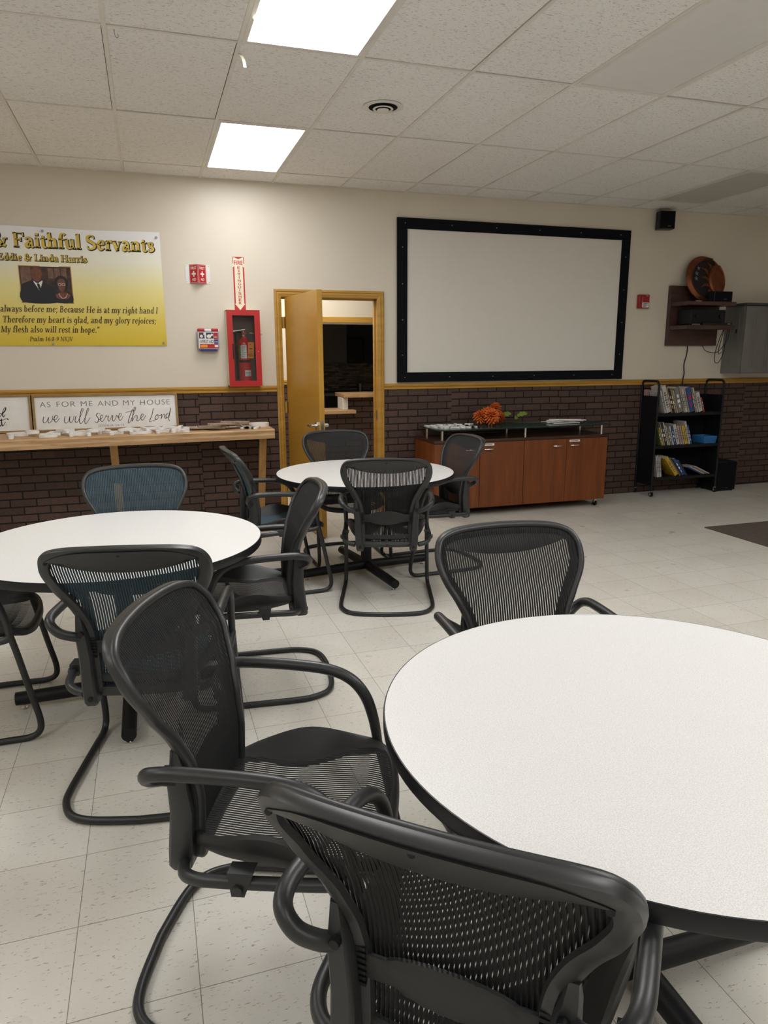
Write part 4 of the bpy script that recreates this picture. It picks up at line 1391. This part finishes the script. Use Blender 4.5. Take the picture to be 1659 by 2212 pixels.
# grey-brown boards and plates at the counter's right end
k = 0
spots = [(-.14, -.30, .10, .32), (-.08, -.38, -.25, .30), (.02, -.33, .15, .36), (.10, -.27, -.1, .34), (.05, -.42, .3, .26), (.15, -.38, -.35, .24)]
names_ = ['nearest the white letters', 'slanting at the left of its pile', 'longest of its pile', 'at the back of its pile', 'lowest at the counter front', 'at the right end of its pile']
zz = zc
for i, (x, y, a, L_) in enumerate(spots):
    bb = B()
    n = 9
    up_, dn = [], []
    for j in range(n):
        u = -L_ / 2 + L_ * j / (n - 1)
        up_.append((u, .028 + .009 * math.sin(j * 2.1 + i), 0)); dn.append((u, -.028 + .009 * math.sin(j * 1.7 + i * 2), 0))
    bb.poly(up_ + dn[::-1], (0, 0, .0105))
    o = obj('board_piece', bb, 'kraft', None, False, (x, y, zz), (0, 0, a)); tag(o, 'grey brown cut board piece on the counter, ' + names_[i], 'board', 'grey brown board pieces piled on the counter')
    zz += .011
wl = [('T', .20, -.20, .5, 'behind the grey board pile'), ('N', -.20, -.22, .15, 'touching the left end of the grey board pile'), ('M', .28, -.38, -.5, 'slanted between the grey boards and the oval ones')]
for ch, x, y, a, where in wl:
    flat_letter(ch, x, y, zc, .12, a, 'white cut-out letter %s %s' % (ch, where), LG)
for i in range(2):
    flat_letter('O', .375, -.22, zc + i * .017, .14, .15, ['lower', 'upper'][i] + ' of two stacked white letters O at the counter right end', LG, w_=1.2)

# ================================================================== CREDENZA
cx0_, cx1_, cyf, cyb, ctop = 1.925, 3.79, -.535, -.035, .735
t = thing('credenza', 'cherry wood credenza with four doors and a raised glass top', 'cabinet', ((cx0_ + cx1_) / 2, (cyf + cyb) / 2, 0))
hw, hd = (cx1_ - cx0_) / 2, (cyb - cyf) / 2
obj('body', B().box((-hw, -hd + .022, .075), (hw, hd, ctop - .026), .002), 'cherry', t)
obj('top_panel', B().box((-hw - .004, -hd - .004, ctop - .026), (hw + .004, hd, ctop), .003), 'cherrytop', t)
dw = 2 * hw / 4
for i in range(4):
    x0 = -hw + i * dw
    d_ = obj('cabinet_door', B().box((x0 + .002, -hd, .080), (x0 + dw - .002, -hd + .021, ctop - .030), .002), 'cherry', t)
    hx = x0 + (.40 if i % 2 == 0 else .07) * dw / .466 * 1.
    hx = x0 + (.36 if i in (0, 2) else .085)
    bb = B()
    bb.tube(cr([(hx - .045, -hd, .640), (hx - .04, -hd - .018, .640), (hx, -hd - .024, .640), (hx + .04, -hd - .018, .640), (hx + .045, -hd, .640)], 5), .006, 8)
    obj('handle', bb, 'chrome', d_, True)
    if i in (1, 3):
        lb = obj('label_strip', B().box((x0 + .03, -hd - .002, .672), (x0 + .145, -hd, .692)), 'paper', d_)
        bb = B(); bb.face(rect(x0 + .04, .679, x0 + .125, .685, -hd - .0026)); flat('label_print', bb, 'greyink', lb)
gz = .826
gl_ = obj('glass_top', B().box((-hw + .03, -hd - .02, gz), (hw + .02, hd - .04, gz + .010), .002), 'greenglass', t)
for x in (-hw + .09, 0.02, hw - .06):
    for y in (-hd + .03, hd - .09):
        obj('standoff', B().cyl((x, y, ctop), (x, y, gz), .013, 16), 'chrome', t, True)
for x in (-hw + .06, hw - .06):
    for y in (-hd + .07, hd - .06):
        cs = obj('caster', B().cyl((x - .011, y, .026), (x + .011, y, .026), .026, 18), 'black', t, True)
        obj('caster_fork', B().box((x - .015, y - .012, .03), (x + .015, y + .012, .074), .003), 'chrome', cs)
gt = gz + .0105
# white letter pieces: a tidy double layer at the left end
PG = 'small white letter pieces on the credenza glass'
wh = ['farthest left', 'left', 'left of middle', 'middle', 'right of middle', 'right']
n = 0
for r in range(3):
    for c in range(4):
        x = 2.03 + c * .088 + r * .028; y = -.17 - r * .115
        lab = 'small white letter piece on the credenza glass, %s row, %s' % (['back', 'middle', 'front'][r], ['first from the left', 'second from the left', 'third from the left', 'fourth from the left'][c])
        flat_letter('HTEINLVFSAYM'[n], x, y, gt, .085, .2 * math.sin(n * 1.9) + .2, lab, PG, th=.012)
        n += 1
for i in range(4):
    flat_letter('IELT'[i], 2.10 + i * .095, -.24 - .05 * (i % 2), gt + .0125, .08, .5 - .3 * i, 'small white letter piece lying on top of the others, ' + ['leftmost', 'second', 'third', 'rightmost'][i] + ' of the top layer', PG, th=.012)
# white sticks pile at right
for i in range(9):
    x, y, a = 3.40 + .018 * (i % 4), -.20 - .024 * i, -.15 + .28 * math.sin(i * 1.7)
    z = gt + .0086 * (i % 4)
    z += .0004 * i
    bb = B(); bb.box((-.16, -.007, 0), (.16, .007, .008), .0015)
    o = obj('white_stick', bb, 'paper', None, False, (x, y, z), (0, 0, a))
    tag(o, 'thin white plastic stick in the bundle on the credenza glass, %s from the back' % ['first', 'second', 'third', 'fourth', 'fifth', 'sixth', 'seventh', 'eighth', 'ninth'][i], 'stick', 'bundle of white sticks on the credenza glass')

# flowers
def bloom(R_, n, seed):
    rnd = random.Random(seed)
    bb = B()
    for i in range(n):
        ph = math.acos(1 - 1.75 * (i + .5) / n); th = i * 2.39996
        d = Vector((math.sin(ph) * math.cos(th), math.sin(ph) * math.sin(th), math.cos(ph)))
        s_ = d.cross(Vector((0, 0, 1)) if abs(d.z) < .95 else Vector((1, 0, 0))).normalized()
        uu = s_.cross(d)
        L_ = R_ * rnd.uniform(.82, 1.08)
        w_ = R_ * .13
        p0, p1, p2 = d * R_ * .25, d * L_ * .75 + uu * R_ * .08, d * L_ + uu * R_ * .02
        up_ = uu * w_ * .5
        bb.loft([[p0 - s_ * w_ * .4, p0 + up_ * .4, p0 + s_ * w_ * .4, p0 - up_ * .3], [p1 - s_ * w_, p1 + up_, p1 + s_ * w_, p1 - up_ * .2], [p2 - s_ * w_ * .35, p2 + up_ * .5, p2 + s_ * w_ * .35, p2 - up_ * .1]], caps=True)
    return bb


t = thing('flower_bouquet', 'bunch of orange artificial mums with green leaves lying on the glass top', 'flowers', (2.64, -.27, gt))
for i, (x, y, z, r, rx) in enumerate(((-.02, -.02, .085, .085, .5), (-.10, .05, .08, .078, .3), (.08, .02, .07, .068, .7), (.065, .07, .155, .066, .2), (.0, .10, .11, .07, .2))):
    fl = obj('bloom', bloom(r, 90, i), 'petal', t, False, (x, y, z), (rx, .3 * (i - 2), i))
    obj('calyx', B().ball((0, 0, -.01), r * .3), 'leafd', fl, True)
for i, (x, y, z, a, sc) in enumerate(((.20, .07, .075, .2, 1.), (.36, .08, .070, -.3, 1.05), (.30, .0, .05, .9, .7), (.24, .11, .05, 1.6, .8))):
    bb = B()
    out = [(0, 0), (.018, .022), (.034, .02), (.045, .036), (.065, .024), (.085, .028), (.10, .010), (.112, 0), (.10, -.012), (.085, -.026), (.065, -.022), (.045, -.034), (.03, -.018), (.016, -.02)]
    bb.poly([(u * sc, v * sc, .012 * math.sin(u * 30)) for u, v in out], (0, 0, .0015))
    obj('leaf', bb, 'leaf', t, False, (x - .05, y, z), (.7, -.3, a))
for i in range(4):
    bb = B(); bb.tube(cr([(-.02 + .03 * i, .02, .06), (.10, .05 + .01 * i, .035), (.30, .03 + .018 * i, .012), (.62, -.02 + .025 * i, .006)], 6), .003, 6)
    obj('stem', bb, 'leafd', t, True)

# ================================================================== BOOK CART
CX, CYc = 4.985, -.15
t = thing('book_cart', 'black metal book cart on casters with three shelves of books', 'book cart', (CX, CYc, 0))
hw, y0, y1 = .425, -.135, .135
LV = [.205, .548, .893]
for s_ in (-1, 1):
    x = s_ * hw
    obj('side_panel', B().box((x - .006, y0 + .016, .12), (x + .006, y1 - .016, 1.075), .002), 'black', t)
    bb = B()
    bb.tube([(x, y0, .06)] + cr([(x, y0, 1.0), (x, y0, 1.18), (x, y0 + .02, 1.222), (x, y0 + .05, 1.232), (x, y1 - .05, 1.232), (x, y1 - .02, 1.222), (x, y1, 1.18), (x, y1, 1.0)], 4) + [(x, y1, .06)], .0125, 10)
    obj('handle_post', bb, 'black', t, True)
for z in LV:
    bb = B(); bb.box((-hw + .007, y0, z - .018), (hw - .007, y1, z), .002); bb.box((-hw + .007, y0 - .002, z - .03), (hw - .007, y0 + .004, z - .0))
    obj('shelf', bb, 'black', t)
obj('back_panel', B().box((-hw + .007, y1 - .012, .19), (hw - .007, y1 - .004, 1.075)), 'blackmatt', t)
for sx in (-1, 1):
    for y in (y0, y1):
        x = sx * hw
        c = obj('caster', B().cyl((x - .011, y, .0265), (x + .011, y, .0265), .0265, 20), 'black', t, True)
        bb = B(); bb.cyl((x - .0125, y, .0265), (x + .0125, y, .0265), .012, 14); bb.box((x - .013, y - .004, .03), (x + .013, y + .008, .058)); obj('caster_hub', bb, 'chrome', c, True)
yb0 = CYc + y0 + .012


def book(x, zs, th, h, d, tilt, col, label, group, band=None, yo=0.):
    """one book standing spine out on a shelf, leaning left by tilt"""
    global bookmats
    key = tuple(round(c, 3) for c in col)
    if key not in bookmats:
        bookmats[key] = plain('book_cover', col + (1,), .5, var=.15, scale=30)
    cv = .0015 if th < .02 else .0025
    bb = B(); bb.box((0, 0, 0), (cv, d, h)); bb.box((th - cv, 0, 0), (th, d, h)); bb.box((0, 0, 0), (th, cv, h))
    o = obj('book', bb, bookmats[key], None, False, (x, yb0 + yo, zs), (0, -tilt, 0))
    tag(o, label, 'book', group)
    obj('pages', B().box((cv, .003, .004), (th - cv, d - .004, h - .004)), 'pages', o)
    if band:
        bb = B()
        for k in range(band[1]):
            z0 = h * (.18 + .62 * k / band[1]); wq = (.22, .5, .34, .62)[k % 4]; bb.face(rect(th * (.5 - wq / 2), z0, th * (.5 + wq / 2), z0 + h * .38 / band[1], -.0006))
        kb = band[0]
        flat('spine_print', bb, kb, o)
    return o


bookmats = {}
ORD = ['first', 'second', 'third', 'fourth', 'fifth', 'sixth', 'seventh', 'eighth', 'ninth', 'tenth', 'eleventh', 'twelfth', 'thirteenth', 'fourteenth', 'fifteenth', 'sixteenth', 'seventeenth', 'eighteenth', 'nineteenth']
wht, crm, pnk, gry, blk, blu, red_, yel, tan, grn = (.50, .48, .46), (.42, .37, .28), (.44, .28, .28), (.20, .19, .18), (.03, .03, .03), (.03, .08, .26), (.32, .03, .03), (.55, .36, .04), (.30, .19, .09), (.12, .18, .05)
CN = {wht: 'white', crm: 'cream', pnk: 'pink', gry: 'grey', blk: 'black', blu: 'blue', red_: 'red', yel: 'yellow', tan: 'tan', grn: 'green'}
rows = [
    ('top', LV[2], math.radians(19), .095, [(.018, .215, wht), (.042, .255, wht), (.012, .24, tan), (.016, .225, blk), (.018, .22, tan), (.014, .215, crm), (.046, .235, gry), (.016, .225, crm), (.024, .225, wht), (.016, .23, crm), (.046, .235, blu), (.014, .225, tan), (.016, .235, wht), (.042, .185, wht), (.014, .14, red_)]),
    ('middle', LV[1], math.radians(19), .085, [(.012, .16, grn), (.012, .18, yel), (.014, .225, gry), (.018, .23, blk), (.014, .23, wht), (.016, .2, crm), (.016, .185, gry), (.018, .185, wht), (.020, .19, blu), (.034, .20, wht), (.024, .19, pnk), (.020, .19, crm), (.034, .185, yel), (.022, .23, wht), (.014, .195, blu)]),
    ('bottom', LV[0], math.radians(9), .06, [(.012, .20, wht), (.016, .205, wht), (.016, .195, wht)]),
    ('bottom', LV[0], math.radians(38), .30, [(.034, .215, yel), (.010, .21, tan), (.010, .215, blk), (.022, .20, blu), (.010, .19, blu), (.010, .185, blk)]),
]
xb = {}
for nm, zs, tilt, off, lst in rows:
    x = CX - hw + .012 + off
    start = xb.get(nm, 0)
    for i, (th, h, c) in enumerate(lst):
        th, h = th * (1.36 if nm != 'middle' else 1.28), h * (1.16 if nm != 'middle' else 1.13)
        sp = ('greyink', 7) if c in (wht, crm, pnk, yel) and th > .015 else (('paper', 3) if th > .015 else None)
        if c == blu and th > .04:
            sp = ('redprint', 2)
        book(x, zs + .0005, th, h, .17, tilt, c, '%s book, %s from the left on the cart %s shelf' % (CN[c], ORD[start + i], nm), 'books on the cart %s shelf' % nm, sp)
        x += th / math.cos(tilt) + .0012
    xb[nm] = start + len(lst)
# leaning flat stack at the right of the bottom shelf
for i in range(4):
    book(CX + .24 + i * .034, LV[0] + .0005, .013, .22, .165, math.radians(66), [blu, wht, tan, wht][i], '%s book leaning low at the right of the cart bottom shelf, %s of four' % (CN[[blu, wht, tan, wht][i]], ORD[i]), 'books on the cart bottom shelf', None)
# pink books standing at the back of the top shelf, seen through the handle
for i in range(3):
    book(CX - hw + .014 + i * .024, LV[2] + .0005, .022, .245 - .012 * i, .065, .0, pnk if i < 2 else wht, '%s book behind the cart left handle, %s of three on the top shelf' % ('pink' if i < 2 else 'white', ORD[i]), 'books on the cart top shelf', None, yo=.175)
t = thing('storage_basket', 'blue slotted plastic basket on the cart middle shelf', 'basket', (CX + .325, CYc - .02, LV[1] + .001))
bb = B()
bb.loft([[(-.075, -.09, 0), (.075, -.09, 0), (.075, .09, 0), (-.075, .09, 0)], [(-.085, -.10, .075), (.085, -.10, .075), (.085, .10, .075), (-.085, .10, .075)], [(-.080, -.095, .075), (.080, -.095, .075), (.080, .095, .075), (-.080, .095, .075)], [(-.070, -.085, .004), (.070, -.085, .004), (.070, .085, .004), (-.070, .085, .004)]], caps=True)
obj('tub', bb, 'bluebin', t)
bb = B()
for i in range(9):
    x = -.066 + i * .0165
    bb.face([(x - .003, -.0925, .012), (x + .003, -.0925, .012), (x + .003, -.1005, .066), (x - .003, -.1005, .066)])
flat('slots', bb, 'blue', t)
t = thing('subwoofer', 'black subwoofer box on the floor beside the book cart', 'speaker', (5.56, -.155, 0))
obj('cabinet', B().box((-.135, -.13, .012), (.135, .14, .335), .006), 'blackplas', t)
obj('grille', B().box((-.125, -.138, .022), (.125, -.13, .325), .003), 'blackmatt', t)
bb = B(); bb.add_text('BOSE', .0, .03, .035, -.1386, .006); flat('badge', bb, 'steel', t)
for sx in (-1, 1):
    for sy in (-1, 1):
        obj('foot', B().cyl((sx * .11, sy * .10, 0), (sx * .11, sy * .10, .012), .014, 10), 'black', t)

# ---- mat
o = obj('floor_mat', B().box((0, -1.2, 0), (2.4, 0, .008), .003), 'carpet', None, False, (4.07, -1.63, .0005)); tag(o, 'brown ribbed floor mat at the right edge of the photo', 'mat')


# ================================================================== TABLES
def round_table(x, y, rz, label):
    t = thing('round_table', label, 'table', (x, y, 0), rz, 'round white tables')
    R_ = .608
    obj('tabletop', B().lathe([(.002, .690), (R_ - .004, .690), (R_ - .001, .7235), (.002, .7235)], 120), 'table', t, True)
    obj('edge_band', B().ring([(R_ - .003, .6875), (R_ + .001, .689), (R_ + .003, .694), (R_ + .003, .719), (R_ + .0015, .7232), (R_ - .001, .7236), (R_ - .0012, .690)], 120), 'blackplas', t, True)
    obj('column', B().cyl((0, 0, .07), (0, 0, .676), .038, 24), 'black', t, True)
    bb = B(); bb.box((-.30, -.025, .672), (.30, .025, .689)); bb.box((-.025, -.30, .672), (.025, .30, .689)); obj('top_bracket', bb, 'black', t)
    for k in range(4):
        a = k * PI / 2
        c, s_ = math.cos(a), math.sin(a)
        l = obj('foot_tube', B().cyl((c * .02, s_ * .02, .058), (c * .475, s_ * .475, .048), .032, 20, .029), 'black', t, True)
        g = B(); g.cyl((c * .445, s_ * .445, 0), (c * .445, s_ * .445, .006), .014, 12); g.cyl((c * .445, s_ * .445, .006), (c * .445, s_ * .445, .026), .005, 8); obj('glide', g, 'chrome', l, True)
    return t


round_table(.497, -5.384, 0, 'nearest round table with a white speckled top, at lower right')
tb = [o for o in bpy.data.objects if o.name.startswith('round_table')][0]
dup(tb, (-.70, -3.372, 0), .0, 'round white table at left in front of the long oak counter')
dup(tb, (.85, -1.925, 0), .12, 'farthest round white table standing near the open door')


# ================================================================== CHAIRS
def yback(x, z):
    zs = [.36, .45, .55, .63, .70, .78, .86, .91, .94]
    ys = [-.150, -.143, -.140, -.152, -.172, -.208, -.252, -.284, -.310]
    z = max(min(z, zs[-1]), zs[0])
    for i in range(len(zs) - 1):
        if z <= zs[i + 1]:
            f = (z - zs[i]) / (zs[i + 1] - zs[i])
            f = f * f * (3 - 2 * f) * .3 + f * .7
            y = ys[i] + (ys[i + 1] - ys[i]) * f
            break
    return y + .022 * (x / .26) ** 2


BO = [(0, .378), (.08, .378), (.140, .380), (.160, .394), (.165, .42), (.167, .50), (.172, .585), (.186, .65), (.216, .715), (.247, .77), (.265, .825), (.262, .874), (.240, .910), (.195, .928), (.12, .936), (0, .939)]


def outline(half, n):
    full = half + [(-x, z) for x, z in reversed(half[1:-1])]
    pts = cr(full, 6, True)
    # even spacing
    P = pts + [pts[0]]
    L = [0]
    for i in range(1, len(P)):
        L.append(L[-1] + math.hypot(P[i][0] - P[i - 1][0], P[i][1] - P[i - 1][1]))
    out = []
    j = 0
    for k in range(n):
        s_ = L[-1] * k / n
        while L[j + 1] < s_:
            j += 1
        f = (s_ - L[j]) / (L[j + 1] - L[j])
        out.append((P[j][0] + (P[j + 1][0] - P[j][0]) * f, P[j][1] + (P[j + 1][1] - P[j][1]) * f))
    return out


def inset(pts, d):
    n = len(pts)
    out = []
    for i, (x, z) in enumerate(pts):
        a, b_ = pts[i - 1], pts[(i + 1) % n]
        tx, tz = b_[0] - a[0], b_[1] - a[1]
        l = math.hypot(tx, tz) or 1
        di = d(x, z) if callable(d) else d
        out.append((x - tz / l * di, z + tx / l * di))
    return out


def span(poly, x):
    zs = []
    n = len(poly)
    for i in range(n):
        a, b_ = poly[i], poly[(i + 1) % n]
        if (a[0] <= x) != (b_[0] <= x):
            zs.append(a[1] + (b_[1] - a[1]) * (x - a[0]) / (b_[0] - a[0]))
    return (min(zs), max(zs)) if len(zs) >= 2 else None


def yseat(x, y):
    # seat surface height
    z = .452 - .018 * math.exp(-((y - .02) / .14) ** 2)
    if y > .20:
        z -= .9 * (y - .20) ** 2 * 4
    return z + .012 * (x / .24) ** 2


SO = [(0, -.165), (.10, -.165), (.165, -.150), (.205, -.09), (.228, .0), (.244, .09), (.250, .17), (.240, .235), (.205, .275), (.12, .293), (0, .297)]


def make_chair(label):
    t = thing('mesh_chair', label, 'chair', (0, 0, 0), 0, 'mesh side chairs around the tables')
    NN = 132
    O = outline(BO, NN)
    if sum(O[i][0] * O[(i + 1) % NN][1] - O[(i + 1) % NN][0] * O[i][1] for i in range(NN)) < 0:
        O = O[::-1]
    # ---- back frame: wide rear shell + round front rim
    I2 = inset(O, lambda x, z: .040 if z < .87 else .040 + .0 * x)
    rings = []
    for (ox, oz), (ix, iz) in zip(O, I2):
        w_ = .5
        sec = []
        for f, dy in ((0, .002), (-.01, -.010), (.10, -.021), (.5, -.0285), (.9, -.024), (1., -.014), (.9, -.008), (.4, .0)):
            x, z = ox + (ix - ox) * f, oz + (iz - oz) * f
            sec.append((x, yback(x, z) + dy, z))
        rings.append(sec)
    bb = B(); bb.loft(rings, loop=True)
    rim = inset(O, .0095)
    bb.tube([(x, yback(x, z) + .001, z) for x, z in rim], .0108, 12, loop=True)
    # top band, a wide shell with a smile-shaped lower edge
    nb = 27
    rings = []
    for i in range(nb):
        x = -.226 + .452 * i / (nb - 1)
        a = abs(x) / .226
        lo = .842 + .040 * a ** 2.2
        hi = .924 - .034 * a ** 4
        sec = []
        for f, dy in ((0, -.012), (0, -.020), (.5, -.031), (1, -.030), (1, -.014), (.5, -.011)):
            z = lo + (hi - lo) * f
            sec.append((x, yback(x, z) + dy, z))
        rings.append(sec)
    bb.loft(rings, caps=True)
    bf = obj('back_frame', bb, 'frame', t, True)
    for x, z in ((0, .912), (-.228, .882), (.228, .882), (0, .396)):
        bb = B(); bb.cyl((x, yback(x, z) - .024, z), (x, yback(x, z) - .0325, z), .0055, 10)
        obj('screw_cap', bb, 'black', bf, True)
    # ---- woven back, vertical strips with open slits
    I1 = inset(O, .018)
    bb = B()
    P, Wd = .0084, .0063
    n = int(.25 / P)
    for k in range(-n, n + 1):
        x = k * P
        sp = span(I1, x)
        if not sp or sp[1] - sp[0] < .02:
            continue
        m_ = 16
        vs = []
        for j in range(m_ + 1):
            z = sp[0] + (sp[1] - sp[0]) * j / m_
            vs += [(x - Wd / 2, yback(x - Wd / 2, z) - .002, z), (x, yback(x, z) + .0002, z), (x + Wd / 2, yback(x + Wd / 2, z) - .002, z)]
        bb.vf(vs, [f for j in range(m_) for f in ((3 * j, 3 * j + 1, 3 * j + 4, 3 * j + 3), (3 * j + 1, 3 * j + 2, 3 * j + 5, 3 * j + 4))])
    obj('backrest', bb, 'mesh', t)
    # ---- seat frame
    Q = outline(SO, 110)
    if sum(Q[i][0] * Q[(i + 1) % 110][1] - Q[(i + 1) % 110][0] * Q[i][1] for i in range(110)) < 0:
        Q = Q[::-1]
    def wfun(x, y):
        side = max(0., min(1., (abs(x) - .12) / .08))
        mid = math.exp(-((y - .03) / .125) ** 2)
        return .022 + .046 * side * mid
    QI = inset(Q, wfun)
    rings = []
    for (ox, oy), (ix, iy) in zip(Q, QI):
        wv = wfun(ox, oy)
        rise = 1.25 * (wv - .022)
        sec = []
        for f, dz in ((0, -.004 + rise), (0., -.018 + rise * .6), (.4, -.026), (1., -.016), (1., -.002), (.8, .005), (.35, .007 + rise * .75), (.1, .004 + rise)):
            x, y = ox + (ix - ox) * f, oy + (iy - oy) * f
            sec.append((x, y, yseat(x, y) + dz))
        rings.append(sec)
    bb = B(); bb.loft(rings, loop=True)
    obj('seat_frame', bb, 'foam', t, True)
    bb = B()
    Q2 = inset(QI, -.002)
    n = int(.25 / P)
    for k in range(-n, n + 1):
        x = k * P
        sp = span(Q2, x)
        if not sp or sp[1] - sp[0] < .02:
            continue
        m_ = 14
        vs = []
        for j in range(m_ + 1):
            y = sp[0] + (sp[1] - sp[0]) * j / m_
            vs += [(x - Wd / 2, y, yseat(x - Wd / 2, y) - .0015), (x, y, yseat(x, y)), (x + Wd / 2, y, yseat(x + Wd / 2, y) - .0015)]
        bb.vf(vs, [f for j in range(m_) for f in ((3 * j, 3 * j + 1, 3 * j + 4, 3 * j + 3), (3 * j + 1, 3 * j + 2, 3 * j + 5, 3 * j + 4))])
    obj('seat', bb, 'mesh', t)
    # ---- sled legs: one bent tube
    half = cr([(.262, .222, .46), (.264, .244, .36), (.268, .275, .20), (.271, .298, .085), (.273, .292, .035), (.275, .255, .0145), (.277, .18, .0135), (.280, .0, .0135), (.281, -.13, .0135), (.272, -.205, .0135), (.232, -.278, .0135), (.155, -.312, .0135), (0, -.325, .0135)], 6)
    path = half + mirror(half[:-1])[::-1]
    bb = B(); bb.tube(path, .0130, 12)
    obj('sled_legs', bb, 'tube', t, True)
    for s_ in (1, -1):
        f = (lambda q: q) if s_ > 0 else mirror
        # arm: from the back post out, forward and down to the leg
        arm = f(cr([(.182, -.178, .600), (.200, -.198, .612), (.232, -.212, .630), (.258, -.206, .655), (.270, -.175, .668), (.272, -.12, .671), (.272, .0, .667), (.271, .09, .657), (.269, .150, .632), (.266, .190, .585), (.263, .212, .52), (.262, .223, .455)], 6))
        bb = B(); bb.tube(arm, [.0158] * (len(arm) - 12) + [.0158 - .0002 * k for k in range(12)], 12)
        obj('armrest', bb, 'frame', t, True)
        # back post
        secs = []
        for z, x, w_, d0, d1 in ((.366, .158, .018, -.020, -.062), (.376, .158, .022, -.014, -.068), (.42, .164, .022, -.012, -.068), (.52, .168, .021, -.012, -.062), (.60, .174, .020, -.014, -.056), (.640, .180, .014, -.013, -.040), (.672, .182, .010, -.012, -.027)):
            y0_ = yback(x, z)
            secs.append([(s_ * (x - w_), y0_ + d0, z), (s_ * (x + w_ * .8), y0_ + d0, z), (s_ * (x + w_), y0_ + d0 - .008, z), (s_ * (x + w_), y0_ + d1 + .008, z), (s_ * (x + w_ * .7), y0_ + d1, z), (s_ * (x - w_ * .7), y0_ + d1, z), (s_ * (x - w_), y0_ + d1 + .008, z)])
        bb = B(); bb.loft(secs, caps=True)
        bp = obj('back_post', bb, 'frame', t, True)
        for z in (.617, .392):
            x = .172 if z > .5 else .158
            bb = B(); bb.cyl((s_ * x, yback(x, z) - .050, z), (s_ * x, yback(x, z) - .0715 if z < .5 else yback(x, z) - .062, z), .0085, 12)
            obj('bolt', bb, 'black', bp, True)
        # side rail under the seat
        rl = f(cr([(.262, .228, .44), (.262, .20, .427), (.262, .13, .421), (.262, .0, .418), (.260, -.06, .416), (.252, -.115, .411), (.228, -.150, .403), (.190, -.165, .397)], 6))
        bb = B(); bb.tube(rl, .0145, 12)
        sr = obj('side_rail', bb, 'frame', t, True)
        bb = B()
        bb.hexa([(s_ * .247, -.032, .398), (s_ * .281, -.032, .398), (s_ * .281, -.004, .398), (s_ * .247, -.004, .398)], [(s_ * .232, -.042, .444), (s_ * .272, -.042, .446), (s_ * .272, .014, .446), (s_ * .232, .014, .444)])
        bb.cyl((s_ * .279, -.018, .412), (s_ * .285, -.018, .412), .011, 14)
        obj('seat_clamp', bb, 'frame', sr, True)
    # ---- lumbar pad
    bb = B()
    nb = 17
    rings = []
    for i in range(nb):
        x = -.112 + .224 * i / (nb - 1)
        h = .050 * math.sqrt(max(.02, 1 - (x / .118) ** 2)) * .9
        sec = []
        for k in range(10):
            a = 2 * PI * k / 10
            z = .558 + h * math.sin(a)
            sec.append((x, yback(x, z) - .016 + .010 * math.cos(a) - (.002 if i % 2 else 0) * (math.cos(a) < 0), z))
        rings.append(sec)
    bb.loft(rings, caps=True)
    bb.box((-.150, yback(.1, .558) - .026, .535), (.150, yback(.1, .558) - .016, .580), .004)
    lp = obj('lumbar_pad', bb, 'foam', t, True)
    for s_ in (-1, 1):
        bb = B()
        bb.box((s_ * .146 - .008, yback(.15, .558) - .030, .520), (s_ * .146 + .008, yback(.15, .558) - .012, .598))
        for k in range(7):
            bb.box((s_ * .146 - .010, yback(.15, .558) - .034, .522 + k * .011), (s_ * .146 + .010, yback(.15, .558) - .028, .528 + k * .011))
        obj('height_ratchet', bb, 'black', lp)
    return t


def rz_of(fx, fy):
    return math.atan2(-fx, fy)


chairs = [
    # x, y, facing x, facing y, teal, label
    (-.057, -5.640, .668, .744, 0, 'closest black mesh chair, seen from behind at the bottom of the photo'),
    (-.3015, -5.017, .9205, -.3907, 0, 'black mesh chair turned sideways at the left of the nearest table'),
    (.575, -4.743, -.06, -.998, 0, 'black mesh chair facing us behind the nearest table'),
    (-.588, -4.045, .21, .978, 1, 'dark teal mesh chair seen from behind at the left table'),
    (-.115, -3.41, -.996, .09, 0, 'black mesh chair facing left beside the right of the left table'),
    (-.625, -2.87, .03, -1., 1, 'teal mesh chair facing us, between the left table and the oak counter'),
    (-1.335, -3.40, 1., .0, 0, 'black mesh chair at the left edge of the photo, facing right'),
    (.81, -2.51, .31, .95, 0, 'black mesh chair seen from behind at the farthest table'),
    (.20, -2.0, .995, .05, 1, 'teal mesh chair facing right at the left of the farthest table'),
    (.82, -1.46, .0, -1., 0, 'black mesh chair facing us in front of the open door'),
    (1.38, -1.87, -.998, -.06, 0, 'black mesh chair facing left in front of the cherry credenza'),
]
proto = None
for x, y, fx, fy_, teal, lab in chairs:
    if proto is None:
        proto = make_chair(lab)
        proto.location = (x, y, 0); proto.rotation_euler = (0, 0, rz_of(fx, fy_))
    else:
        dup(proto, (x, y, 0), rz_of(fx, fy_), lab, swap={'black_woven_mesh': 'teal'} if teal else None)
